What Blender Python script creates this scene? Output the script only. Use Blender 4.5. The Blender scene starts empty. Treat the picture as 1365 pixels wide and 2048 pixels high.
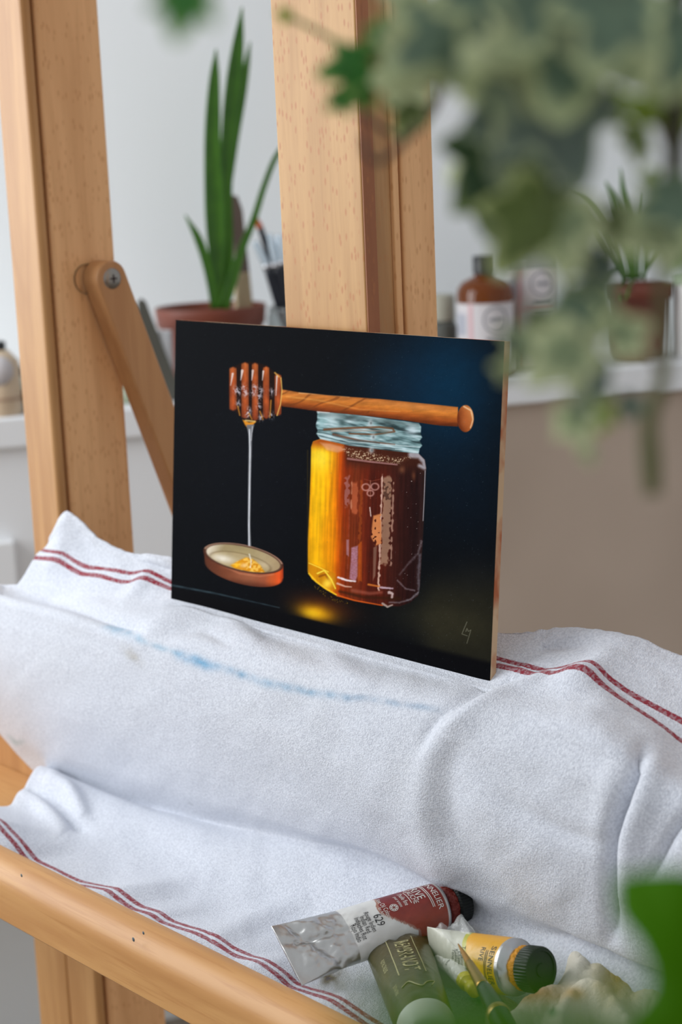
import bpy, math, random
import numpy as np
from mathutils import Vector, Matrix

random.seed(4); rng = np.random.default_rng(7)
SC = bpy.context.scene
COL = SC.collection

# ------------------------------------------------------------------ camera
CX, CY, F = 682.5, 1024.0, 3500.0
def _n(v): return v / np.linalg.norm(v)
def ray(p): return np.array([p[0] - CX, -(p[1] - CY), -F])
vx = -_n(ray((-2500, 453))); up = -_n(ray((1420, 18300))); up = _n(up - vx * up.dot(vx)); vy = np.cross(up, vx)
M = np.array([vx, vy, up])                       # camera axes -> world
CAM = np.array([0.75005, -0.63801, 1.22403])
def onplane(p, axis, val):
    d = M @ ray(p)
    if isinstance(axis, int): t = (val - CAM[axis]) / d[axis]
    else:
        n = np.array(axis, float); t = (val - n.dot(CAM)) / n.dot(d)
    return CAM + t * d
def atdist(p, dist): return CAM + (M @ _n(ray(p))) * dist
def proj(P):
    q = (np.asarray(P, float) - CAM) @ M
    return CX + F * q[..., 0] / -q[..., 2], CY - F * q[..., 1] / -q[..., 2]

cam_d = bpy.data.cameras.new('camera'); cam = bpy.data.objects.new('camera', cam_d); COL.objects.link(cam)
mw = Matrix.Identity(4)
for i in range(3):
    for j in range(3): mw[i][j] = M[i, j]
    mw[i][3] = CAM[i]
cam.matrix_world = mw
cam_d.sensor_fit = 'VERTICAL'; cam_d.sensor_height = 36.0; cam_d.sensor_width = 24.0; cam_d.lens = F / 2048 * 36
cam_d.clip_start = 0.01
cam_d.dof.use_dof = True; cam_d.dof.focus_distance = 0.93; cam_d.dof.aperture_fstop = 9.0
SC.camera = cam
SC.view_settings.view_transform = 'Standard'; SC.view_settings.look = 'None'
SC.view_settings.exposure = 0.04; SC.view_settings.gamma = 1.0
try: SC.view_settings.use_curve_mapping = False
except Exception: pass

# ------------------------------------------------------------------ light
W = bpy.data.worlds.new('world'); SC.world = W; W.use_nodes = True
W.node_tree.nodes['Background'].inputs[0].default_value = (0.93, 0.96, 1.0, 1)
W.node_tree.nodes['Background'].inputs[1].default_value = 0.56

def area(name, loc, target, sx, sy, power, col):
    L = bpy.data.lights.new(name, 'AREA'); L.shape = 'RECTANGLE'; L.size = sx; L.size_y = sy
    L.energy = power; L.color = col
    o = bpy.data.objects.new(name, L); COL.objects.link(o); o.location = loc
    o.rotation_euler = (Vector(target) - Vector(loc)).to_track_quat('-Z', 'Y').to_euler()
    return o
area('window_daylight', (-1.20, -.93, 1.62), (-0.35, 0.15, 1.05), 1.15, 1.3, 25, (0.95, 0.975, 1.0))
area('wall_fill_light', (-1.50, -.60, 1.25), (-1.0, .85, .85), .45, 1.3, 6.5, (0.95, 0.975, 1.0))  # added fill lamp, brightens the left part of the back wall and sideboard

# ------------------------------------------------------------------ helpers
def lin(c):
    return tuple(((x / 255) / 12.92 if x / 255 <= 0.04045 else ((x / 255 + 0.055) / 1.055) ** 2.4) for x in c)
def nlin(a):
    a = np.clip(a, 0, 1); return np.where(a <= 0.04045, a / 12.92, ((a + 0.055) / 1.055) ** 2.4)
ORG = {}
def thing(name, label, cat, loc, group=None):
    o = bpy.data.objects.new(name, None); COL.objects.link(o); o.location = loc; o.empty_display_size = 0.02
    o['label'] = label; o['category'] = cat
    if group: o['group'] = group
    ORG[o.name] = Vector(loc); return o
def tag(o, label, cat, group=None, kind=None):
    o['label'] = label; o['category'] = cat
    if group: o['group'] = group
    if kind: o['kind'] = kind
    return o
def world_org(o):
    v = Vector((0, 0, 0))
    while o is not None: v = v + o.location; o = o.parent
    return v
def mesh(name, verts, faces, mat=None, parent=None, smooth=True, label=None, org=None):
    """verts in world coordinates; origin moved to the parent's origin or to org"""
    v = np.asarray(verts, dtype=float)
    if org is None:
        org = Vector(world_org(parent)) if parent is not None else Vector((float(v[:, 0].mean()), float(v[:, 1].mean()), float(v[:, 2].min())))
    org = Vector(org)
    me = bpy.data.meshes.new(name); v = v - np.array(org)
    me.from_pydata([tuple(x) for x in v], [], [tuple(int(i) for i in f) for f in faces]); me.update()
    if smooth: me.polygons.foreach_set('use_smooth', [True] * len(me.polygons))
    o = bpy.data.objects.new(name, me); COL.objects.link(o)
    if mat: me.materials.append(mat)
    if parent is not None: o.parent = parent
    else: o.location = org
    if label: o['label'] = label
    return o
def cat_meshes(parts):
    V = []; Fs = []; n = 0
    for v, f in parts:
        V.append(np.asarray(v, float)); Fs += [tuple(i + n for i in ff) for ff in f]; n += len(v)
    return np.vstack(V), Fs
def box(x0, x1, y0, y1, z0, z1):
    v = [(x, y, z) for x in (x0, x1) for y in (y0, y1) for z in (z0, z1)]
    f = [(0, 1, 3, 2), (4, 6, 7, 5), (0, 4, 5, 1), (2, 3, 7, 6), (0, 2, 6, 4), (1, 5, 7, 3)]
    return np.array(v, float), f
def frame_box(c, ax, ay, az, hx, hy, hz):
    v, f = box(-1, 1, -1, 1, -1, 1)
    c, ax, ay, az = map(np.asarray, (c, ax, ay, az))
    return c + v[:, :1] * hx * ax + v[:, 1:2] * hy * ay + v[:, 2:] * hz * az, f
def bevel(o, w=0.0015, seg=3):
    m = o.modifiers.new('bevel', 'BEVEL'); m.width = w; m.segments = seg; m.limit_method = 'ANGLE'; m.angle_limit = math.radians(40)
    m.harden_normals = False
    return o
def grid(P):
    h, w = P.shape[:2]
    idx = np.arange(h * w).reshape(h, w)
    f = np.stack([idx[:-1, :-1], idx[:-1, 1:], idx[1:, 1:], idx[1:, :-1]], -1).reshape(-1, 4)
    return P.reshape(-1, 3), f
def lathe(prof, n=48, c=(0, 0, 0), ax=None, close=False):
    """prof (r, h) pairs; axis vector ax"""
    az = np.array([0, 0, 1.]) if ax is None else _n(np.array(ax, float))
    t = np.array([1., 0, 0]) if abs(az[0]) < .9 else np.array([0, 1., 0])
    ux = _n(np.cross(t, az)); uy = np.cross(az, ux)
    V = []; Fs = []
    for r, h in prof:
        for k in range(n):
            a = 2 * math.pi * k / n
            V.append(np.array(c) + az * h + ux * r * math.cos(a) + uy * r * math.sin(a))
    m = len(prof)
    for i in range(m - 1):
        for k in range(n):
            Fs.append((i * n + k, i * n + (k + 1) % n, (i + 1) * n + (k + 1) % n, (i + 1) * n + k))
    if close: Fs.append(tuple(range(n))[::-1]); Fs.append(tuple(range((m - 1) * n, m * n)))
    return np.array(V), Fs
def pipe(pts, rad, n=10, sub=6):
    pts = np.asarray(pts, float); rad = np.broadcast_to(np.asarray(rad, float), (len(pts),))
    P, R = catmull(pts, sub), catmull(rad[:, None], sub)[:, 0]
    T = np.gradient(P, axis=0); V = []; Fs = []
    u = np.cross(T[0], [0.3, 0.2, 1.0]); u = _n(u)
    for i in range(len(P)):
        t = _n(T[i]); u = _n(u - t * u.dot(t)); w = np.cross(t, u)
        for k in range(n):
            a = 2 * math.pi * k / n; V.append(P[i] + R[i] * (u * math.cos(a) + w * math.sin(a)))
    for i in range(len(P) - 1):
        for k in range(n): Fs.append((i * n + k, i * n + (k + 1) % n, (i + 1) * n + (k + 1) % n, (i + 1) * n + k))
    Fs.append(tuple(range(n))[::-1]); Fs.append(tuple(range((len(P) - 1) * n, len(P) * n)))
    return np.array(V), Fs
def catmull(p, sub):
    p = np.asarray(p, float); q = np.vstack([2 * p[0] - p[1], p, 2 * p[-1] - p[-2]]); out = []
    for i in range(1, len(q) - 2):
        for s in range(sub):
            t = s / sub; a, b, c, d = q[i - 1], q[i], q[i + 1], q[i + 2]
            out.append(0.5 * (2 * b + (c - a) * t + (2 * a - 5 * b + 4 * c - d) * t * t + (3 * b - a - 3 * c + d) * t ** 3))
    out.append(p[-1]); return np.array(out)
_lat = rng.random((256, 256))
def vnoise(x, y):
    x = np.asarray(x, float); y = np.asarray(y, float)
    xi = np.floor(x).astype(int); yi = np.floor(y).astype(int); fx = x - xi; fy = y - yi
    fx = fx * fx * (3 - 2 * fx); fy = fy * fy * (3 - 2 * fy)
    a = _lat[xi & 255, yi & 255]; b = _lat[(xi + 1) & 255, yi & 255]; c = _lat[xi & 255, (yi + 1) & 255]; d = _lat[(xi + 1) & 255, (yi + 1) & 255]
    return (a * (1 - fx) + b * fx) * (1 - fy) + (c * (1 - fx) + d * fx) * fy
def fbm(x, y, o=4):
    s = 0; a = 0.5
    for k in range(o): s = s + a * vnoise(x * 2 ** k + 17.3 * k, y * 2 ** k + 5.1 * k); a /= 2
    return s
def sstep(a, b, x):
    t = np.clip((x - a) / (b - a), 0, 1); return t * t * (3 - 2 * t)
def seg_dist(px, py, poly):
    """distance and parameter to an open polyline"""
    best = np.full(np.shape(px), 1e9); par = np.zeros(np.shape(px)); n = len(poly) - 1
    for i in range(n):
        (ax, ay), (bx, by) = poly[i][:2], poly[i + 1][:2]
        dx, dy = bx - ax, by - ay; L = dx * dx + dy * dy + 1e-9
        t = np.clip(((px - ax) * dx + (py - ay) * dy) / L, 0, 1)
        d = np.hypot(px - ax - t * dx, py - ay - t * dy); m = d < best
        best = np.where(m, d, best); par = np.where(m, (i + t) / n, par)
    return best, par
def sdpoly(px, py, poly):
    """signed distance, negative inside"""
    d, _ = seg_dist(px, py, list(poly) + [poly[0]])
    ins = np.zeros(np.shape(px), bool); n = len(poly); j = n - 1
    for i in range(n):
        xi, yi = poly[i]; xj, yj = poly[j]
        c = ((yi > py) != (yj > py)) & (px < (xj - xi) * (py - yi) / (yj - yi + 1e-12) + xi)
        ins ^= c; j = i
    return np.where(ins, -d, d)
def set_colors(o, rgb, name='paint', alpha=None):
    me = o.data; at = me.color_attributes.new(name, 'FLOAT_COLOR', 'POINT')
    n = len(me.vertices); c = np.ones((n, 4), np.float32); c[:, :3] = rgb
    if alpha is not None: c[:, 3] = alpha
    at.data.foreach_set('color', c.ravel())

def _text(s, size=1.0, sp=1.0):
    cu = bpy.data.curves.new('t', 'FONT'); cu.body = s; cu.size = size; cu.align_x = 'CENTER'; cu.align_y = 'CENTER'
    cu.space_character = sp; cu.resolution_u = 3
    ob = bpy.data.objects.new('t', cu); COL.objects.link(ob)
    dg = bpy.context.evaluated_depsgraph_get(); dg.update()
    me = bpy.data.meshes.new_from_object(ob.evaluated_get(dg))
    v = np.array([tuple(x.co)[:2] for x in me.vertices]).reshape(-1, 2); f = [tuple(p.vertices) for p in me.polygons]
    bpy.data.objects.remove(ob); bpy.data.curves.remove(cu); bpy.data.meshes.remove(me)
    return v, f

# ------------------------------------------------------------------ materials
def newmat(name, col=(200, 200, 200), rough=0.5, metal=0.0, spec=0.5, **kw):
    m = bpy.data.materials.new(name); m.use_nodes = True; b = m.node_tree.nodes['Principled BSDF']
    b.inputs['Base Color'].default_value = (*lin(col), 1); b.inputs['Roughness'].default_value = rough
    b.inputs['Metallic'].default_value = metal; b.inputs['Specular IOR Level'].default_value = spec
    for k, v in kw.items(): b.inputs[k.replace('_', ' ')].default_value = v
    return m
def N(m, t, **kw):
    n = m.node_tree.nodes.new(t)
    for k, v in kw.items(): setattr(n, k, v)
    return n
def L(m, a, b): m.node_tree.links.new(a, b)
def bsdf(m): return m.node_tree.nodes['Principled BSDF']
def mixc(m, fac, a, b, blend='MIX'):
    n = N(m, 'ShaderNodeMix', data_type='RGBA', blend_type=blend)
    for s, v in ((0, fac), (6, a), (7, b)):
        if hasattr(v, 'is_output'): L(m, v, n.inputs[s])
        elif s == 0: n.inputs[0].default_value = v
        else: n.inputs[s].default_value = (*lin(v), 1)
    return n.outputs[2]
def ramp(m, fac, p0, p1):
    n = N(m, 'ShaderNodeMapRange'); n.inputs[1].default_value = p0; n.inputs[2].default_value = p1
    L(m, fac, n.inputs[0]); return n.outputs[0]
def noise(m, scale, vec=None, det=3, rough=.55, stretch=None, coord='Object', dist=0):
    t = N(m, 'ShaderNodeTexCoord'); src = t.outputs[coord] if vec is None else vec
    mp = N(m, 'ShaderNodeMapping'); L(m, src, mp.inputs[0])
    if stretch: mp.inputs['Scale'].default_value = stretch
    n = N(m, 'ShaderNodeTexNoise'); n.inputs['Scale'].default_value = scale; n.inputs['Detail'].default_value = det
    n.inputs['Roughness'].default_value = rough; n.inputs['Distortion'].default_value = dist
    L(m, mp.outputs[0], n.inputs['Vector']); return n.outputs[0]
def bump(m, h, strength=.3, dist=.001):
    b = N(m, 'ShaderNodeBump'); b.inputs['Strength'].default_value = strength; b.inputs['Distance'].default_value = dist
    L(m, h, b.inputs['Height']); L(m, b.outputs[0], bsdf(m).inputs['Normal'])

def wood(name, base, dark, axis='z', fleck=0.0, lines=1.0, rough=.42):
    m = newmat(name, base, rough, spec=.35)
    al, ac = 1.0, 9.0
    st = {'z': (ac, ac, al), 'x': (al, ac, ac), 'y': (ac, al, ac)}[axis]
    broad = noise(m, 5, stretch=st, det=3, dist=.6)
    fine = noise(m, 42, stretch=tuple(s if s > 1 else .35 for s in st), det=4, rough=.65)
    c = mixc(m, ramp(m, broad, .42, .62), base, dark)
    c0 = mixc(m, .55, base, c)
    c1 = mixc(m, ramp(m, fine, .52, .72), c0, dark)
    c2 = mixc(m, .5 * lines, c0, c1)
    if fleck:
        st2 = tuple(1.0 if s == 1.0 else 2.4 for s in st)
        mp = N(m, 'ShaderNodeMapping'); tc = N(m, 'ShaderNodeTexCoord'); L(m, tc.outputs['Object'], mp.inputs[0]); mp.inputs['Scale'].default_value = st2
        mp.inputs['Rotation'].default_value = (0, .30, 0)
        vo = N(m, 'ShaderNodeTexVoronoi'); vo.inputs['Scale'].default_value = 150; L(m, mp.outputs[0], vo.inputs['Vector'])
        sp = N(m, 'ShaderNodeSeparateColor'); L(m, vo.outputs['Color'], sp.inputs[0])
        keep = ramp(m, sp.outputs[0], .52, .56)
        spot = ramp(m, vo.outputs['Distance'], .42, .20)
        mm = N(m, 'ShaderNodeMath', operation='MULTIPLY'); L(m, keep, mm.inputs[0]); L(m, spot, mm.inputs[1])
        mk = N(m, 'ShaderNodeMath', operation='MULTIPLY'); L(m, mm.outputs[0], mk.inputs[0]); mk.inputs[1].default_value = fleck
        c2 = mixc(m, mk.outputs[0], c2, (186, 120, 68))
    L(m, c2, bsdf(m).inputs['Base Color'])
    bump(m, fine, .12, .0006)
    return m
WOOD_FACE = wood('beech_flecked', (205, 159, 102), (173, 123, 70), 'z', fleck=.75, lines=.8)
WOOD_V = wood('beech_vertical', (195, 147, 94), (164, 113, 64), 'z')
WOOD_SIDE = wood('beech_side', (240, 188, 134), (212, 158, 106), 'z', fleck=.35)
WOOD_PALE = wood('beech_pale', (190, 146, 98), (164, 118, 74), 'z', fleck=.2)
WOOD_SHADE = wood('beech_shaded_red', (172, 112, 74), (140, 84, 52), 'z', fleck=.3)  # beech with the shade of a side face put into its colour
WOOD_X = wood('beech_rail', (204, 152, 94), (178, 121, 66), 'x', lines=1.2)

def vcol_mat(name, rough=.5, metal_from_alpha=False, spec=.5, bumpn=None, attr='paint', **kw):
    m = newmat(name, (255, 255, 255), rough, spec=spec, **kw)
    a = N(m, 'ShaderNodeVertexColor', layer_name=attr); L(m, a.outputs['Color'], bsdf(m).inputs['Base Color'])
    if metal_from_alpha: L(m, a.outputs['Alpha'], bsdf(m).inputs['Metallic'])
    if bumpn: bump(m, noise(m, bumpn[0], det=2), bumpn[1], bumpn[2])
    return m
BLACK = newmat('black_plastic', (22, 24, 26), .4)
SILVER = newmat('brushed_metal', (205, 205, 208), .28, metal=1)
WHITE_PLASTIC = newmat('white_plastic', (222, 222, 220), .35)
STEEL = newmat('screw_steel', (150, 145, 138), .35, metal=1)

# ------------------------------------------------------------------ room
Wd = np.array([.4217, .9067, 0.]); Nn = np.array([.9067, -.4217, 0.])    # along the wall, out of the wall
K0 = -1.1313                                                            # front plane of the sideboard top
def wall_pt(s, d, z): return Wd * s + Nn * (K0 + d) + np.array([0, 0, z])   # d<0 goes towards the wall
def wbox(s0, s1, d0, d1, z0, z1):
    c = wall_pt((s0 + s1) / 2, (d0 + d1) / 2, (z0 + z1) / 2)
    return frame_box(c, Wd, Nn, (0, 0, 1), (s1 - s0) / 2, (d1 - d0) / 2, (z1 - z0) / 2)
wallm = newmat('wall_paint', (238, 241, 242), .85, spec=.15)
bump(wallm, noise(wallm, 90, det=3), .05, .002)
floorm = newmat('floor_boards', (150, 140, 126), .5)
L(floorm, mixc(floorm, ramp(floorm, noise(floorm, 6, stretch=(1, 12, 1)), .35, .7), (158, 146, 130), (124, 110, 94)), bsdf(floorm).inputs['Base Color'])
v, f = wbox(-1.9, 2.6, -.34, -.27, 0, 2.7); o = mesh('wall_back', v, f, wallm, smooth=False); o['kind'] = 'structure'
v, f = box(-3.0, 3.0, -2.6, 3.6, -.05, 0); o = mesh('floor', v, f, floorm, smooth=False); o['kind'] = 'structure'
# the wall with the window, out of frame on the left
wc = np.array([-1.35, -.95, 0]); wn = _n(np.array([.70, .71, 0])); wt = np.array([-wn[1], wn[0], 0])
def lw(t0, t1, z0, z1, th=.08, off=0):
    return frame_box(wc + wt * (t0 + t1) / 2 - wn * (th / 2 - off) + np.array([0, 0, (z0 + z1) / 2]), wt, wn, (0, 0, 1), (t1 - t0) / 2, th / 2, (z1 - z0) / 2)
v, f = cat_meshes([lw(-1.4, -.75, 0, 2.7), lw(.52, .60, 0, 2.7), lw(-.75, .52, 0, .90), lw(-.75, .52, 2.35, 2.7)])
o = mesh('wall_left', v, f, wallm, smooth=False); o['kind'] = 'structure'
v, f = cat_meshes([lw(-.75, -.70, .90, 2.35, .05), lw(.47, .52, .90, 2.35, .05), lw(-.70, .47, .90, .95, .05), lw(-.70, .47, 2.30, 2.35, .05)])
o = mesh('window_1', v, f, WHITE_PLASTIC, smooth=False); o['kind'] = 'structure'

# ------------------------------------------------------------------ sideboard
sb_white = newmat('sideboard_lacquer', (234, 236, 238), .4)
sb_taupe = newmat('taupe_panel', (188, 170, 152), .6)
L(sb_taupe, mixc(sb_taupe, ramp(sb_taupe, noise(sb_taupe, 4, det=2), .3, .7), (190, 172, 156), (178, 160, 144)), bsdf(sb_taupe).inputs['Base Color'])
sbase = wall_pt(.3, -.12, 0)
sb = thing('sideboard', 'long sideboard with white top along the back wall behind the easel', 'sideboard', tuple(sbase))
v, f = wbox(-.9, 1.9, -.268, 0, .902, .94); bevel(mesh('top', v, f, sb_white, sb, False, 'white top slab'), .004)
v, f = wbox(-.9, .34, -.268, -.012, .40, .9015); mesh('body', v, f, sb_white, sb, False, 'white drawer section')
v, f = wbox(.3405, 1.9, -.268, -.014, .30, .9015); mesh('side_panel', v, f, sb_taupe, sb, False, 'plain taupe panel section')
p0 = onplane((29, 1080), tuple(Nn), K0); s_edge = float(p0.dot(Wd)); zt = float(p0[2])
v, f = wbox(s_edge - .46, s_edge, -.0118, .006, zt - .26, zt); d = bevel(mesh('drawer', v, f, sb_white, sb, False), .003)
v, f = pipe([wall_pt(s_edge - .30, .004, zt - .09), wall_pt(s_edge - .30, .03, zt - .09), wall_pt(s_edge - .16, .03, zt - .09), wall_pt(s_edge - .16, .004, zt - .09)], .004, 8, 4)
mesh('handle', v, f, SILVER, d)
for s in (-.85, .25, 1.8):
    v, f = wbox(s - .02, s + .02, -.22, -.04, 0, .405 if s < .3 else .305); mesh('leg', v, f, sb_white, sb, False)

# ------------------------------------------------------------------ easel
ez = thing('wooden_easel', 'beech studio easel holding the honey painting, with posts, mast and paint tray', 'easel', (0, .05, 0))
def ebox(name, x0, x1, y0, y1, z0, z1, mat, par=ez, w=.0018, label=None):
    v, f = box(x0, x1, y0, y1, z0, z1); o = mesh(name, v, f, mat, par, False, label); bevel(o, w, 3); return o
# mast
mast = ebox('mast', -.0437, .0274, .026, .0352, 0.15, 1.95, WOOD_FACE, w=.0012, label='flecked front board of the central mast')
ebox('mast_shade_strip', .0275, .0286, .0262, .0350, .15, 1.95, WOOD_SHADE, mast, .0004)  # added strip, its darker colour paints shade on the front board's side
ebox('mast_core', -.0400, .0258, .0353, .0492, .15, 1.95, WOOD_PALE, mast, .0008)
ebox('mast_spacer', -.0437, .0280, .0494, .0540, .15, 1.95, WOOD_SIDE, mast, .0008)
ebox('mast_rear_board', -.0437, .0290, .0556, .0805, .15, 1.95, WOOD_SIDE, mast, .0012)
# posts (left in view, right beyond the frame)
for x0, x1, zt_ in ((-.3330, -.2933, 1.62), (.345, .398, 1.34)):
    po = ebox('post', x0, x1, .018, .0262, .05, zt_, WOOD_V, w=.0035)
    ebox('post_rear_board', x0 + .001, x1 + .0005, .0284, .080, .05, zt_, WOOD_SIDE, po, .003)
    ebox('post_spacer', x0 + .004, x1 - .006, .0262, .0284, .05, zt_, newmat('groove_shadow_wood', (120, 82, 52), .7), po, .0002)
ebox('guide_board', -.3810, -.3345, .019, .05, .05, .80, WOOD_V, w=.003)
ebox('cross_beam', -.345, .39, .081, .11, .30, .36, WOOD_X, w=.003)
ebox('cross_beam', -.345, .39, .081, .11, 1.5, 1.56, WOOD_X, w=.003)
ebox('foot', -.36, -.28, -.30, .45, 0, .05, WOOD_V, w=.004)
ebox('foot', .33, .41, -.30, .45, 0, .05, WOOD_V, w=.004)
# ledge and tray (mostly under the cloth)
ebox('ledge', -.335, .50, -.018, .0165, .895, .930, WOOD_X, w=.004)
ebox('back_board', -.56, .52, -.001, .0165, .770, .8945, WOOD_V, w=.002)
ebox('tray_floor', -.56, .52, -.1295, -.0012, .776, .786, WOOD_X, w=.001)
# front rail with a rounded upper edge
pr = []
for a in np.linspace(0, math.pi / 2, 10): pr.append((-.150 + .014 * (1 - math.sin(a)) * 1.0, .8215 - .014 * (1 - math.cos(a))))
prof = [(-.150, .7875), (-.147, .7845), (-.1305, .7845), (-.1303, .8205)] 
arc = [(-.150 + .016 * (1 - math.cos(a)), .8065 + .015 * math.sin(a)) for a in np.linspace(math.pi / 2, 0, 10)]
prof = prof + arc
xs = np.linspace(-.58, .52, 60)
P = np.array([[(x, y, z) for (y, z) in prof] for x in xs])
V, Fq = grid(np.concatenate([P, P[:, :1]], 1))
Vn = list(V); Fq = [tuple(q) for q in Fq]
npf = len(prof) + 1
Fq.append(tuple(range(len(prof)))); Fq.append(tuple((len(xs) - 1) * npf + k for k in range(len(prof)))[::-1])
rail = mesh('tray_rail', np.array(Vn), Fq, WOOD_X, ez, True, 'rounded front rail of the paint tray')
em = rail.modifiers.new('e', 'EDGE_SPLIT'); em.split_angle = math.radians(40)
# knots on the rail
spk = newmat('paint_speck', (84, 96, 100), .6)
for (px, py, r) in ((43, 1751, .0011), (287, 1866, .0010), (267, 1879, .0013)):
    p = onplane((px, py), 1, -.1503); v, f = lathe([(r, 0), (r * .6, .0003), (0.0001, .0004)], 8, p, (0, -1, 0)); mesh('paint_speck', v, f, spk, rail)
# strut with rounded top and its screws
cy, cz = .0618, 1.1485; dy, dz = .0336, -.0943; Ls = math.hypot(dy, dz); dy /= Ls; dz /= Ls; ny_, nz_ = -dz, dy; hw = .0124
outl = [(cy + hw * (-math.cos(a)) * ny_ - hw * math.sin(a) * dy, cz + hw * (-math.cos(a)) * nz_ - hw * math.sin(a) * dz) for a in np.linspace(0, math.pi, 22)]
Lg = .46
outl += [(cy + hw * ny_ + dy * Lg, cz + hw * nz_ + dz * Lg), (cy - hw * ny_ + dy * Lg, cz - hw * nz_ + dz * Lg)]
for xo in (0,):
    xa, xb = -.2905 + xo, -.2722 + xo; n = len(outl)
    v = [(xa, a, b) for a, b in outl] + [(xb, a, b) for a, b in outl]
    f = [tuple(range(n)), tuple(range(n, 2 * n))[::-1]] + [(i, i + n, (i + 1) % n + n, (i + 1) % n) for i in range(n)]
    st = mesh('strut', np.array(v), f, wood('beech_strut', (198, 148, 100), (172, 120, 76), 'z', lines=.6), ez, False, 'slanting strut with a rounded top'); bevel(st, .0016, 3)
    v, f = lathe([(.0001, .0016), (.0035, .0014), (.0062, .0006), (.0072, 0), (.0076, -.001)], 32, (xb + .0002, cy, cz), (1, 0, 0)); scr = mesh('screw', v, f, STEEL, st, True, 'crosshead screw')
    v, f = cat_meshes([frame_box((xb + .0018, cy, cz), (1, 0, 0), (0, 1, 0), (0, 0, 1), .0002, .0028, .0006), frame_box((xb + .0018, cy, cz), (1, 0, 0), (0, 1, 0), (0, 0, 1), .0002, .0006, .0028)])
    mesh('screw_slot', v, f, newmat('slot_dark', (60, 48, 44), .7), scr, False)
v, f = lathe([(.0001, .0), (.010, .0), (.0105, .0012), (.0105, .0026)], 32, (-.2932, cy - .008, cz + .0), (1, 0, 0)); mesh('washer', v, f, STEEL, ez)

# ------------------------------------------------------------------ painting
PBL = np.array([-.14, 0, .95]); PU = np.array([.28, 0, 0]); PV = np.array([0, .0173, .179])
pn = _n(np.cross(PU, PV))                      # faces the viewer
NU, NV = 700, 660
uu, vv = np.meshgrid(np.linspace(0, 1, NU), np.linspace(0, 1, NV))
PP = PBL + uu[..., None] * PU + vv[..., None] * PV
# the artwork is drawn in coordinates measured off the photograph, rectified to the board
src = np.array([(0, 0), (1, 0), (1, 1), (0, 1)], float); dst = np.array([(343, 1203.5), (981, 1372), (1007.5, 682.5), (355, 640)], float)
A = []
for (x, y), (X_, Y_) in zip(src, dst): A += [[x, y, 1, 0, 0, 0, -X_ * x, -X_ * y, X_], [0, 0, 0, x, y, 1, -Y_ * x, -Y_ * y, Y_]]
A = np.array(A); h = np.linalg.solve(A[:, :8], A[:, 8]); H3 = np.append(h, 1).reshape(3, 3)
q = np.stack([uu, vv, np.ones_like(uu)], -1) @ H3.T; AX = q[..., 0] / q[..., 2]; AY = q[..., 1] / q[..., 2]
ART = np.zeros(AX.shape + (3,))
def C3(c): return np.array(c, float) / 255
def lay(mask, col):
    global ART
    c = C3(col) if not isinstance(col, np.ndarray) else col
    ART = ART * (1 - mask[..., None]) + c * mask[..., None]
def polym(poly, soft=1.2): return 1 - sstep(-soft, soft, sdpoly(AX, AY, poly))
def stroke(poly, w0, w1=None, soft=.8, wob=0):
    w1 = w0 if w1 is None else w1; d, t = seg_dist(AX, AY, poly); w = (w0 + (w1 - w0) * t) / 2
    if wob: w = w * (1 - wob + 2 * wob * vnoise(AX / 3.1 + 9, AY / 3.1))
    return 1 - sstep(w - soft, w + soft, d)
def glow(cx, cy, rx, ry, p=1.0, ang=0):
    ca, sa = math.cos(ang), math.sin(ang); x = (AX - cx) * ca + (AY - cy) * sa; y = -(AX - cx) * sa + (AY - cy) * ca
    return np.exp(-((x / rx) ** 2 + (y / ry) ** 2) * p)
def stops(t, st):
    xs_ = [s[0] for s in st]; return np.stack([np.interp(t, xs_, [s[1][k] / 255 for s in st]) for k in range(3)], -1)
n1 = fbm(AX / 90, AY / 90); n2 = fbm(AX / 14, AY / 14); n3 = vnoise(AX / 2.2, AY / 2.2)
ART[:] = C3((7, 9, 13)); lay(glow(520, 930, 160, 230) * .45, (13, 17, 26))
lay(np.clip(glow(880, 790, 130, 170) * 1.0, 0, 1), (3, 33, 54)); lay(glow(905, 760, 70, 95) * .55, (4, 50, 76)); lay(glow(790, 760, 70, 55) * .35, (10, 40, 62))
lay(glow(940, 990, 90, 120) * .35, (4, 24, 42))
# table surface
tab = [(340, 1166), (560, 1214), (620, 1226), (850, 1160), (1010, 1130), (1010, 1325), (690, 1248), (560, 1222), (340, 1175)]
lay(sstep(1120, 1200, AY + .0 * AX) * sstep(820, 880, AX) * .8, (36, 34, 24)); lay(glow(900, 1245, 110, 45, ang=.2) * .75, (50, 47, 32)); lay(glow(950, 1150, 70, 40) * .4, (34, 34, 30))
tab_edge = 1173 + (AX - 344) * (1325 - 1173) / (985 - 344)      # front edge of the painted table
lay(sstep(tab_edge - 7, tab_edge + 7, AY), (8, 8, 11))
lay(stroke([(344, 1170), (430, 1186), (520, 1206), (560, 1215)], 3.4, 1.2, 1.4) * (.35 + .5 * vnoise(AX / 14, AY / 9)), (70, 92, 100))
# amber glow on the table
gm = np.clip(glow(650, 1212, 62, 24, ang=.25), 0, 1) * (1 - sstep(tab_edge - 3, tab_edge + 3, AY)); lay(gm * .7, (84, 36, 14))
gm = np.clip(glow(634, 1225, 36, 16, ang=.24) * .95, 0, 1) * (1 - sstep(tab_edge - 3, tab_edge + 3, AY)); lay(gm, (222, 152, 14)); lay(np.clip(glow(626, 1226, 20, 9, ang=.2), 0, 1) * (1 - sstep(tab_edge - 3, tab_edge + 2, AY)) * .6, (248, 200, 30))
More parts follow.
